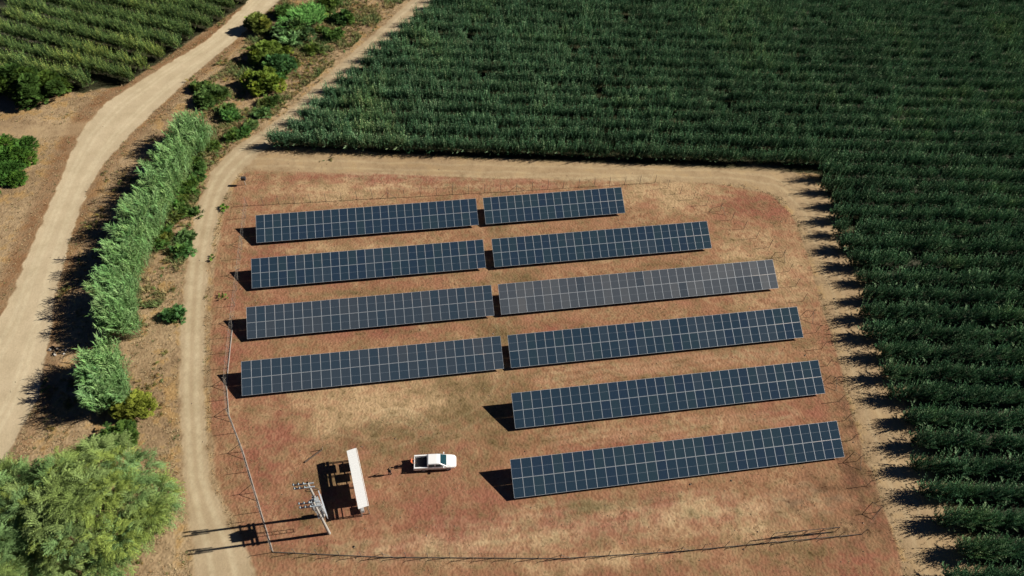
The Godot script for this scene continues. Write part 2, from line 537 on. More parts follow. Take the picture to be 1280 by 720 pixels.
			if ru > 0.02:
				ru *= 0.5 + 0.5 * clampf(c + 0.6, 0.0, 1.0)
				var up := 1.0 if flat > 0.4 else 0.95
				cr = lerpf(cr, cr + 18.0 * up - 4.0, ru); cg = lerpf(cg, cg + 19.0 * up - 2.0, ru); cb = lerpf(cb, cb + 18.0 * up - 2.0, ru)
			# grain
			var grain := (1.0 - 0.7 * flat) * (c * 11.0 + d * 11.0 + s * 5.0) + fine.randf_range(-5.0, 5.0)
			var clod := (1.0 - 0.8 * flat) * smoothstep(0.34, 0.75, d * 0.7 + c * 0.45 - s * 0.2) * 40.0
			grain -= clod
			line[x * 3] = int(clampf(cr + grain, 0, 255))
			line[x * 3 + 1] = int(clampf(cg + grain * 0.92, 0, 255))
			line[x * 3 + 2] = int(clampf(cb + grain * 0.8, 0, 255))
		rows[y] = line
	var job := WorkerThreadPool.add_group_task(paint, TH)
	WorkerThreadPool.wait_for_group_task_completion(job)
	var all := PackedByteArray()
	for l in rows: all.append_array(l)
	var im := Image.create_from_data(TW, TH, false, Image.FORMAT_RGB8, all)
	var m := StandardMaterial3D.new()
	m.albedo_texture = ImageTexture.create_from_image(im)
	m.roughness = 0.95
	m.metallic_specular = 0.2
	var relief := PackedByteArray()
	relief.resize(TW * TH)
	for i in TW * TH:
		var flat := maxi(R[i], maxi(T[i], P[i]))
		relief[i] = 128 + int((n4[i] * 0.7 + n3[i] * 0.5 - 153.0) * (1.0 - 0.8 * flat / 255.0))
	var hm := Image.create_from_data(TW, TH, false, Image.FORMAT_L8, relief)
	hm.convert(Image.FORMAT_RGBA8)
	hm.bump_map_to_normal_map(1.0)
	m.normal_enabled = true
	m.normal_texture = ImageTexture.create_from_image(hm)
	m.normal_scale = 0.9
	M.ground_uv = m
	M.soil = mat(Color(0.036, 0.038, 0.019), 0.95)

func at_map(map: PackedByteArray, x: float, z: float) -> float:
	var px := int((x - GX0) / (GX1 - GX0) * TW)
	var py := int((z - GZ0) / (GZ1 - GZ0) * TH)
	if px < 0 or py < 0 or px >= TW or py >= TH: return 0.0
	return map[py * TW + px] / 255.0

func ground_y(x: float, z: float) -> float:
	var flat := maxf(at_map(road_map, x, z), maxf(at_map(track_map, x, z), at_map(perim_map, x, z)))
	var rough := 1.0 - 0.75 * flat
	if at_map(field_map, x, z) > 0.5: rough *= 0.5
	return bump.get_noise_2d(x, z) * 0.07 * rough - 0.05 * at_map(road_map, x, z)

func build_ground() -> void:
	bump.seed = 41
	bump.frequency = 0.35
	bump.fractal_octaves = 3
	var nx := 240
	var nz := 234
	var hs := PackedFloat32Array()
	hs.resize((nx + 1) * (nz + 1))
	for j in nz + 1:
		for i in nx + 1:
			var edge := i == 0 or j == 0 or i == nx or j == nz
			hs[j * (nx + 1) + i] = 0.0 if edge else ground_y(lerpf(GX0, GX1, float(i) / nx), lerpf(GZ0, GZ1, float(j) / nz))
	var parts := {"ground": [], "dirt_road": [], "farm_track": []}
	var V := PackedVector3Array()
	var N := PackedVector3Array()
	var U := PackedVector2Array()
	for j in nz + 1:
		for i in nx + 1:
			var u := Vector2(float(i) / nx, float(j) / nz)
			V.append(Vector3(lerpf(GX0, GX1, u.x), hs[j * (nx + 1) + i], lerpf(GZ0, GZ1, u.y)))
			U.append(u)
			var l := hs[j * (nx + 1) + maxi(0, i - 1)]
			var r := hs[j * (nx + 1) + mini(nx, i + 1)]
			var b := hs[maxi(0, j - 1) * (nx + 1) + i]
			var f := hs[mini(nz, j + 1) * (nx + 1) + i]
			N.append(Vector3(l - r, 2.0 * (GX1 - GX0) / nx, b - f).normalized())
	for j in nz:
		for i in nx:
			var x := lerpf(GX0, GX1, (i + 0.5) / nx)
			var z := lerpf(GZ0, GZ1, (j + 0.5) / nz)
			var which := "ground"
			if at_map(road_map, x, z) > 0.5: which = "dirt_road"
			elif maxf(at_map(track_map, x, z), at_map(perim_map, x, z) * 0.9) > 0.5: which = "farm_track"
			var k := j * (nx + 1) + i
			parts[which].append_array([k, k + 1, k + nx + 2, k, k + nx + 2, k + nx + 1])
	for key in parts:
		var remap := {}
		var v2 := PackedVector3Array()
		var n2 := PackedVector3Array()
		var u2 := PackedVector2Array()
		var ix := PackedInt32Array()
		for k in parts[key]:
			if not remap.has(k):
				remap[k] = v2.size()
				v2.append(V[k]); n2.append(N[k]); u2.append(U[k])
			ix.append(remap[k])
		var a := []
		a.resize(Mesh.ARRAY_MAX)
		a[Mesh.ARRAY_VERTEX] = v2
		a[Mesh.ARRAY_NORMAL] = n2
		a[Mesh.ARRAY_TEX_UV] = u2
		a[Mesh.ARRAY_INDEX] = ix
		var am := ArrayMesh.new()
		am.add_surface_from_arrays(Mesh.PRIMITIVE_TRIANGLES, a)
		am.surface_set_material(0, M.ground_uv)
		if key == "ground":          # the land goes on, flat, to the horizon
			var far := MB.new()
			var E := 1500.0
			for q in [[-E, -E, E, GZ0], [-E, GZ1, E, E], [-E, GZ0, GX0, GZ1], [GX1, GZ0, E, GZ1]]:
				far.quad(Vector3(q[0], 0, q[1]), Vector3(q[2], 0, q[1]), Vector3(q[2], 0, q[3]), Vector3(q[0], 0, q[3]), Vector3.UP)
			far.surface(am, M.soil)
		var o := put(key, am)
		var text: String = {"ground": "red and straw coloured dry earth of the fenced field and the verges", "dirt_road": "wide pale beige dirt road left of the reeds", "farm_track": "narrow sandy track round the fenced solar field"}[key]
		tag(o, text, "ground" if key == "ground" else "road", "", "structure")

# ------------------------------------------------------------------ solar tables
func module_mesh() -> ArrayMesh:
	var w := 1.303
	var l := 2.322
	var t := 0.035
	var fw := 0.019
	var m := ArrayMesh.new()
	var f := MB.new()      # frame: four bars round the glass
	f.box(Vector3(-w / 2 + fw / 2, 0, 0), Vector3(fw, t, l))
	f.box(Vector3(w / 2 - fw / 2, 0, 0), Vector3(fw, t, l))
	f.box(Vector3(0, 0, -l / 2 + fw / 2), Vector3(w - 2 * fw, t - 0.004, fw))
	f.box(Vector3(0, 0, l / 2 - fw / 2), Vector3(w - 2 * fw, t - 0.004, fw))
	f.surface(m, M.alu)
	var b := MB.new()      # pale backsheet that shows round and between the two fields of cells
	b.box(Vector3(0, -0.004, 0), Vector3(w - 2 * fw, 0.022, l - 2 * fw))
	b.surface(m, M.backsheet)
	var c := MB.new()
	var hl := (l - 2 * fw) / 2 - 0.014
	for s in [-1.0, 1.0]:
		var z0: float = s * (hl / 2 + 0.009)
		var hw := w / 2 - fw - 0.008
		c.quad(Vector3(-hw, 0.0105, z0 - hl / 2), Vector3(hw, 0.0105, z0 - hl / 2), Vector3(hw, 0.0105, z0 + hl / 2), Vector3(-hw, 0.0105, z0 + hl / 2), Vector3.UP)
	c.surface(m, M.cells[0])
	return m

func solar_tables() -> void:
	var mod := module_mesh()
	var list := [
		[-41.17, -73.21, 27, 0.02, "dark blue solar table at the back left of the field, nearest the dark orchard"],
		[-4.85, -79.70, 18, 0.0, "shortest solar table, dark blue, at the back right behind a longer one"],
		[-39.41, -64.01, 27, 0.07, "left solar table second from the back, between the back left one and a greyer one"],
		[-2.90, -70.45, 27, 0.03, "right solar table second from the back, in front of the shortest table"],
		[-37.60, -54.81, 27, 0.33, "greyish left solar table third from the back, left of the palest one"],
		[-1.42, -61.27, 33, 0.60, "pale grey solar table, the palest of all, third from the back on the right"],
		[-35.77, -45.62, 27, 0.26, "left solar table nearest the viewer, with open straw ground before it"],
		[0.40, -52.04, 33, 0.10, "long blue solar table in front of the palest one, beside the near left table"],
		[1.30, -42.66, 33, 0.0, "long dark blue solar table second from the front on the right"],
		[1.50, -33.17, 33, 0.0, "front solar table right of the white pickup, nearest the bottom fence"],
	]
	var tilt := deg_to_rad(TILT)
	var slope := Basis(Vector3.RIGHT, tilt)           # +z of a module points down the slope
	var h0 := 0.60
	var L := 4.6735
	var pitch := 1.323
	var up := Vector3(0, sin(tilt), -cos(tilt))
	var nrm := Vector3(0, cos(tilt), sin(tilt))
	for e in list:
		var n: int = e[2]
		var t := thing("solar_table", Vector3(e[0], 0, e[1]), deg_to_rad(YAW))
		tag(t, e[4], "solar table", "solar tables in the fenced field")
		var base := Vector3(0, h0, 0)
		var tone_noise := FastNoiseLite.new()
		tone_noise.seed = int(e[0] * 10)
		tone_noise.frequency = 0.25
		for k in n:
			for r in 2:
				var s := 1.161 + 0.0 + r * (2.322 + 0.03)
				var at := base + up * s + Vector3((k + 0.5) * pitch, 0, 0) + nrm * 0.02
				var wob := Basis(Vector3(rr(-0.004, 0.004), 1, 0).normalized(), 0.0) * Basis(Vector3.FORWARD, rr(-0.003, 0.003)) * Basis(Vector3.RIGHT, tilt + rr(-0.003, 0.003))
				var o := put("solar_module", mod, t, at, wob)
				var d: float = clampf(e[3] + tone_noise.get_noise_2d(k, r * 3) * 0.22 + rr(-0.06, 0.06), 0.0, 1.0)
				var idx: int = clampi(int(d * 8.0), 0, 7)
				if idx == 0: idx = [0, 8, 9, 0][rng.randi() % 4]
				o.set_surface_override_material(2, M.cells[idx])
		var width := n * pitch
		for s in [0.55, 1.8, 2.9, 4.1]:
			var p := MB.new()
			p.box(Vector3(width / 2, 0, 0), Vector3(width + 0.12, 0.07, 0.05))
			put("purlin", p.mesh(M.steel), t, base + up * s - nrm * 0.06, slope)
		var posts := int(round(width / 4.4)) + 1
		var front := MB.new()
		var hf := h0 + 1.0 * sin(tilt) - 0.16
		front.box(Vector3(0, hf / 2 - 0.15, 0), Vector3(0.10, hf + 0.3, 0.07))
		var fm := front.mesh(M.steel)
		var rear := MB.new()
		var hr := h0 + 3.6 * sin(tilt) - 0.16
		rear.box(Vector3(0, hr / 2 - 0.15, 0), Vector3(0.10, hr + 0.3, 0.07))
		var rm := rear.mesh(M.steel)
		var raf := MB.new()
		raf.box(Vector3.ZERO, Vector3(0.06, 0.09, 4.3))
		var am := raf.mesh(M.steel)
		var brace := MB.new()
		brace.tube(Vector3(0.02, 0.25, -1.0 * cos(tilt)), Vector3(0.02, hr * 0.82, -3.6 * cos(tilt)), 0.025, 0.025, 5)
		var bm := brace.mesh(M.steel)
		for k in posts:
			var x := 0.5 + (width - 1.0) * k / (posts - 1)
			put("post", fm, t, Vector3(x, 0, -1.0 * cos(tilt)))
			put("post", rm, t, Vector3(x, 0, -3.6 * cos(tilt)))
			put("rafter", am, t, base + up * 2.33 - nrm * 0.142 + Vector3(x, 0, 0), slope)
			put("brace", bm, t, Vector3(x, 0, 0))

# ------------------------------------------------------------------ orchard rows
func orchard_tree(half: float, len: float, height: float, shoots: int, per: int, leaf_len: float, spread: float, tones: Array) -> ArrayMesh:
	var b := MB.new()
	for s in shoots:
		var short := s % 3 == 0                       # side shoots low in the crown; the others stand upright
		var p := Vector3(rr(-len, len) * 0.5, rr(0.6, 1.5), clampf(gauss(half * 0.42), -half, half))
		var d := Vector3(gauss(spread), rr(0.8, 1.1), gauss(spread) + p.z / half * 0.28).normalized()
		var run := rr(0.52, 0.92) * height - 0.2 * absf(p.z)
		if short:
			d = Vector3(gauss(0.5), rr(0.15, 0.7), gauss(0.7) + p.z / half * 0.6).normalized()
			run = rr(0.5, 0.95)
		elif s % 7 == 1:
			run *= 1.22
		var tone: Color = tones[rng.randi() % tones.size()]
		for k in per:
			var t := (k + rr(0.0, 0.9)) / per
			var q := p + d * run * t + d.cross(Vector3.UP) * 0.06 * sin(t * 5.0 + s)
			var a := k * 2.4 + rr(-0.4, 0.4)
			var out := Vector3(cos(a), rr(-0.1, 0.4), sin(a))
			out = (out * 0.62 + d * 0.85).normalized()
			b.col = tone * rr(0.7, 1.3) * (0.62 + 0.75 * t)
			var ll := leaf_len * rr(0.75, 1.2) * (1.15 - 0.45 * t)
			b.leaf(q, out, ll, ll * 0.36, Vector3(rr(-0.4, 0.4), 1, rr(-0.4, 0.4)))
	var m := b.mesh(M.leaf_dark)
	var w := MB.new()
	w.path([Vector3(0, -0.1, 0), Vector3(0.03, 0.7, 0.02), Vector3(-0.02, height * 0.6, 0)], 0.06, 0.02, 4)
	for k in 3:
		var a := rr(0, TAU)
		w.tube(Vector3(0, 0.8 + k * 0.4, 0), Vector3(cos(a) * 0.6, 1.5 + k * 0.4, sin(a) * half * 0.6), 0.03, 0.012, 3, false)
	w.surface(m, M.bark)
	return m

func plant_row(row: Node3D, variants: Array, a: Vector3, b: Vector3, step: float, scale0: float, dry: float) -> void:
	var n := int(a.distance_to(b) / step)
	var places := []
	var colors := []
	for v in variants:
		places.append([])
		colors.append([])
	var tone := FastNoiseLite.new()
	tone.seed = 12
	tone.frequency = 0.035
	var vig := FastNoiseLite.new()
	vig.seed = 90
	vig.frequency = 0.11
	var d := (b - a).normalized()
	for k in n + 1:
		var p := a + d * (k * step + rr(-0.15, 0.15)) + d.cross(Vector3.UP) * gauss(0.12)
		var g := tone.get_noise_2d(p.x, p.z)
		var h := vig.get_noise_2d(p.x, p.z * 1.7)
		if h < -0.5 and rng.randf() < 0.6: continue           # a weak or missing tree
		var s := scale0 * (1.0 + h * 0.25) * rr(0.88, 1.1)
		var turn := heading(d) + (PI if rng.randf() < 0.5 else 0.0) + rr(-0.25, 0.25)
		var bs := Basis(Vector3.UP, turn).scaled(Vector3(s * rr(0.9, 1.15), s * rr(0.9, 1.12), s * rr(0.9, 1.15)))
		var w := rng.randi() % variants.size()
		places[w].append(Transform3D(bs, p - row.position))
		var yellow := clampf(g * 0.8 + rr(-0.18, 0.18) + dry, 0.0, 1.0)
		var k2 := rr(0.82, 1.18) * (1.0 + 0.35 * g)
		colors[w].append(Color(k2 * (1.0 + 0.75 * yellow), k2 * (1.0 + 0.28 * yellow), k2 * (1.0 - 0.15 * yellow)))
	for w in variants.size():
		if places[w].size():
			many("foliage", variants[w], places[w], colors[w], row)

func ordinal(k: int) -> String:
	var words := ["first", "second", "third", "fourth", "fifth", "sixth", "seventh", "eighth", "ninth", "tenth", "eleventh", "twelfth", "thirteenth", "fourteenth", "fifteenth", "sixteenth", "seventeenth", "eighteenth", "nineteenth", "twentieth", "twenty-first", "twenty-second", "twenty-third", "twenty-fourth"]
	return words[k]

func orchard_blocks() -> void:
	var tones := [Color(0.060, 0.136, 0.064), Color(0.088, 0.186, 0.088), Color(0.036, 0.084, 0.044), Color(0.215, 0.325, 0.180), Color(0.070, 0.154, 0.084)]
	var variants := []
	for k in 6:
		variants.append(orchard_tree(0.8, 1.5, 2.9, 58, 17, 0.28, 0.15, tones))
	for k in range(-2, 43):
		var z0 := -29.3 - 3.495 * k
		var x0 := 53.7 + 0.035 * maxf(k, 0) + rr(-1.2, 0.7)
		if k >= 20:
			x0 = -44.6 + (-98.0 - z0) * 0.476 + rr(-0.5, 0.5)
		var x1 := 72.0 + (-27.0 - z0) * 0.44
		var za := z0 - 0.017 * (x0 - 55.0)
		var zb := z0 - 0.017 * (x1 - 55.0)
		var row := thing("orchard_row", Vector3(x0, 0, za))
		var text := "dark green orchard row, %s behind the bare strip at the back of the field" % ordinal(k - 20) if k >= 20 else "dark green orchard row ending at the right edge of the field, %s from the front" % ordinal(k + 2)
		tag(row, text, "orchard row", "rows of the dark green orchard")
		plant_row(row, variants, Vector3(x0, 0, za), Vector3(x1, 0, zb), 0.95, 1.0, -0.16)

func left_orchard() -> void:
	var tones := [Color(0.085, 0.150, 0.050), Color(0.120, 0.200, 0.062), Color(0.052, 0.102, 0.042), Color(0.200, 0.275, 0.090)]
	var variants := []
	for k in 5:
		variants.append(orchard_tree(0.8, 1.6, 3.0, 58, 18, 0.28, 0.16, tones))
	for k in 17:
		var across := -78.2 - 4.3 * k
		var e := Vector2(0, (across - 38.2) / 1.092)
		e.x = -130.7 - 0.467 * e.y + rr(-0.5, 0.5)
		if k < 2:
			e.x = [-95.0, -84.5][k]
			e.y = (across + 0.292 * e.x) / 0.956
		var far: Vector2 = e + Vector2(-0.956, -0.292) * (26.0 + k * 3.2)
		var row := thing("orchard_row", Vector3(e.x, 0, e.y))
		tag(row, "light green leafy orchard row beyond the pale road, %s from the side track" % ordinal(k), "orchard row", "rows of the light green orchard")
		plant_row(row, variants, Vector3(e.x, 0, e.y), Vector3(far.x, 0, far.y), 0.95, 1.0, 0.06 if k < 5 else -0.15)

# ------------------------------------------------------------------ reeds, trees, shrubs
func cane_cluster(stems: int, height: float, lean: float) -> ArrayMesh:
	var b := MB.new()
	var w := MB.new()
	for s in stems:
		var a := rr(0, TAU)
		var foot := Vector3(cos(a), 0, sin(a)) * rr(0.05, 0.55)
		var h := height * rr(0.72, 1.05)
		var out := Vector3(cos(a), 0, sin(a)) * lean * rr(0.3, 1.2) + Vector3(gauss(0.25), 0, gauss(0.25))
		var pts := []
		for k in 6:
			var t := k / 5.0
			pts.append(foot + Vector3(0, h * t - 0.12 * h * t * t * t, 0) + out * (t * t) * 1.5)
		w.path(pts, 0.018, 0.007, 3)
		var tone := Color(0.140, 0.295, 0.100).lerp(Color(0.265, 0.430, 0.180), rng.randf())
		for k in 24:
			var t := lerpf(0.28, 1.0, pow((k + rng.randf()) / 24.0, 0.7))
			var i := mini(4, int(t * 5.0))
			var p: Vector3 = pts[i].lerp(pts[i + 1], t * 5.0 - i)
			var along: Vector3 = (pts[i + 1] - pts[i]).normalized()
			var side := (1.0 if k % 2 == 0 else -1.0)
			var az := a + side * PI * 0.5 + rr(-0.6, 0.6)
			var d := (along * rr(0.7, 1.1) + Vector3(cos(az), 0, sin(az)) * rr(0.5, 0.9)).normalized()
			b.col = tone * rr(0.8, 1.2)
			b.blade(p, d, rr(0.7, 1.05), rr(0.085, 0.125), rr(0.25, 0.8))
	var m := b.mesh(M.leaf)
	w.surface(m, mat(Color(0.20, 0.21, 0.10), 0.8))
	return m

func reeds() -> void:
	var variants := []
	for k in 6:
		variants.append(cane_cluster(6, 6.9, 1.0))
	var stands := [
		[[Vector2(-57.6, -98.5), Vector2(-58.6, -94), Vector2(-59.2, -85.5), Vector2(-59.2, -77), Vector2(-59.0, -70), Vector2(-58.3, -64.5)], 2.8, 330, "long dense stand of pale green giant reeds along the dirt road"],
		[[Vector2(-57.6, -60.2), Vector2(-56.0, -56.6), Vector2(-54.8, -54.2)], 2.3, 115, "round clump of pale green reeds just below the long reed stand"],
		[[Vector2(-54.6, -47.6), Vector2(-53.2, -45.2), Vector2(-51.8, -43.6)], 2.3, 110, "lowest clump of reeds, splayed leftwards beside the olive yellow bush"],
	]
	stands[1][0] = [Vector2(-58.4, -63.0), Vector2(-57.2, -60.2), Vector2(-56.0, -57.0), Vector2(-54.6, -53.6)]
	stands[2][0] = [Vector2(-55.2, -49.4), Vector2(-54.1, -46.8), Vector2(-53.0, -44.8), Vector2(-51.2, -42.6)]
	for s in stands:
		var line: Array = s[0]
		var t := thing("reed_stand", Vector3(line[0].x, 0, line[0].y))
		tag(t, s[3], "reeds", "giant reeds between the road and the track")
		var places := []
		var colors := []
		for v in variants:
			places.append([])
			colors.append([])
		for i in line.size() - 1:
			var a: Vector2 = line[i]
			var b: Vector2 = line[i + 1]
			for k in int(s[2] / (line.size() - 1)):
				var off: float = rr(-1, 1) * s[1]
				var q: Vector2 = a.lerp(b, rng.randf()) + (b - a).normalized().orthogonal() * off
				var w := rng.randi() % variants.size()
				var edge: float = absf(off) / s[1]
				var sc: float = rr(0.62, 1.08) * (1.0 - 0.25 * edge * edge)
				var axis := Vector3(-(b - a).normalized().y * 0.0 + (b - a).normalized().x, 0, (b - a).normalized().y) * signf(off) + Vector3(gauss(0.5), 0, gauss(0.5))
				var bs := Basis(axis.normalized(), edge * rr(0.0, 0.30)) * Basis(Vector3.UP, rr(0, TAU))
				places[w].append(Transform3D(bs.scaled(Vector3.ONE * sc), Vector3(q.x, 0, q.y) - t.position))
				var g := rr(0.8, 1.15)
				colors[w].append(Color(g * rr(0.95, 1.1), g, g * rr(0.9, 1.05)))
		for w in variants.size():
			if places[w].size(): many("canes", variants[w], places[w], colors[w], t)

func spray(length: float, pairs: int, leaf_len: float, droop: float, tone: Color, wide: float) -> ArrayMesh:   # a drooping twig with leaflets, growing along +z
	var b := MB.new()
	for br in 5:
		var yaw := rr(-0.7, 0.7)
		var p := Vector3.ZERO
		var d := Vector3(sin(yaw), rr(0.0, 0.5), cos(yaw)).normalized()
		var ln := length * rr(0.6, 1.0)
		for k in pairs:
			p += d * ln / pairs
			d = (d + Vector3.DOWN * droop / pairs).normalized()
			for s in [-1.0, 1.0]:
				var side: Vector3 = d.cross(Vector3.UP).normalized() * s
				b.col = tone * rr(0.75, 1.25)
				b.leaf(p, (side * rr(0.6, 1.0) + d * 0.7 + Vector3(0, rr(-0.3, 0.3), 0)).normalized(), leaf_len * rr(0.7, 1.2), leaf_len * wide, Vector3(rr(-0.4, 0.4), 1, rr(-0.4, 0.4)))
	return b.mesh(M.leaf)

func look_basis(d: Vector3) -> Basis:
	var z := d.normalized()
	var x := Vector3.UP.cross(z)
	x = (x if x.length() > 0.05 else Vector3.RIGHT).normalized()
	return Basis(x, z.cross(x), z)

func lobes_crown(t: Node3D, lobes: Array, variants: Array, per_area: float, size: float, tones: Array) -> void:
	var places := []
	var colors := []
	for v in variants:
		places.append([])
		colors.append([])
	for l in lobes:
		var c: Vector3 = l[0]
		var r: float = l[1]
		var tone: Color = tones[rng.randi() % tones.size()]
		for k in int(per_area * r * r):
			var d := Vector3(gauss(1), gauss(1) * 0.8 + 0.35, gauss(1)).normalized()
			var p := c + d * Vector3(r, r * 0.8, r) * pow(rng.randf(), 0.28)
			if p.y < 0.15: continue
			var w := rng.randi() % variants.size()
			var bs := look_basis((d + Vector3(gauss(0.35), 0.15 + gauss(0.25), gauss(0.35))).normalized())
			places[w].append(Transform3D(bs.scaled(Vector3.ONE * size * rr(0.7, 1.3)), p))
			var g := rr(0.8, 1.2)
			colors[w].append(Color(tone.r * g, tone.g * g, tone.b * g))
	for w in variants.size():
		if places[w].size(): many("crown", variants[w], places[w], colors[w], t)

func big_trees() -> void:
	var variants := []
	for k in 6:
		variants.append(spray(1.5, 9, 0.26, 1.5, Color(0.215, 0.300, 0.105), 0.22))
	var tones := [Color(1, 1, 1), Color(0.85, 1.0, 1.1), Color(1.12, 1.06, 0.72), Color(0.7, 0.85, 0.85), Color(1.0, 1.0, 0.85)]
	var specs := [
		[Vector3(-47.8, 0, -28.4), 7.9, 9.4, 56, "large feathery light green tree filling the bottom left corner"],
		[Vector3(-58.6, 0, -28.5), 5.0, 7.0, 22, "feathery tree crown at the left edge, behind the large feathery tree"],
		[Vector3(-56.0, 0, -20.5), 5.5, 7.5, 24, "second feathery tree at the very bottom left, past a dark gap"],
	]
	for s in specs:
		var t := thing("drooping_tree", s[0])
		tag(t, s[4], "tree", "feathery trees at the bottom left")
		var R: float = s[1]
		var H: float = s[2]
		var lobes := []
		var wood := MB.new()
		wood.path([Vector3(0, -0.2, 0), Vector3(0.15, 1.2, 0.1), Vector3(0.05, 2.6, -0.1)], 0.55, 0.4, 8)
		put("trunk", wood.mesh(M.bark), t)
		var n: int = s[3]
		for k in n:
			var a := k * 2.39996
			var rad := sqrt((k + 0.5) / n) * (R - 1.2) * (1.0 + 0.13 * sin(a * 3.0 + 1.0) + 0.08 * sin(a * 5.0))
			var y := H - 1.8 - (rad / R) * (rad / R) * (H * 0.42) + rr(-0.8, 0.5)
			var c := Vector3(cos(a) * rad, y, sin(a) * rad)
			var hollow := Vector2(c.x + 4.2, c.z - 3.2).length() < 1.9 or Vector2(c.x - 2.2, c.z - 2.8).length() < 0.9
			if rng.randf() < 0.9 and not hollow: lobes.append([c, rr(0.9, 1.8)])
			if k % 3 == 0:
				var lb := MB.new()
				var mid := Vector3(c.x * 0.35, 3.4 + y * 0.15, c.z * 0.35)
				lb.path([Vector3(0.05, 2.4, -0.1), mid, c * Vector3(0.8, 0.85, 0.8), c], 0.22, 0.04, 5)
				put("limb", lb.mesh(M.bark), t)
		for k in int(n * 0.5):       # low hanging skirts round the edge
			var a := rr(0, TAU)
			lobes.append([Vector3(cos(a) * R * rr(0.75, 0.98), rr(1.6, 3.4), sin(a) * R * rr(0.75, 0.98)), rr(1.1, 1.7)])
		lobes_crown(t, lobes, variants, 15.0, 1.0, tones)

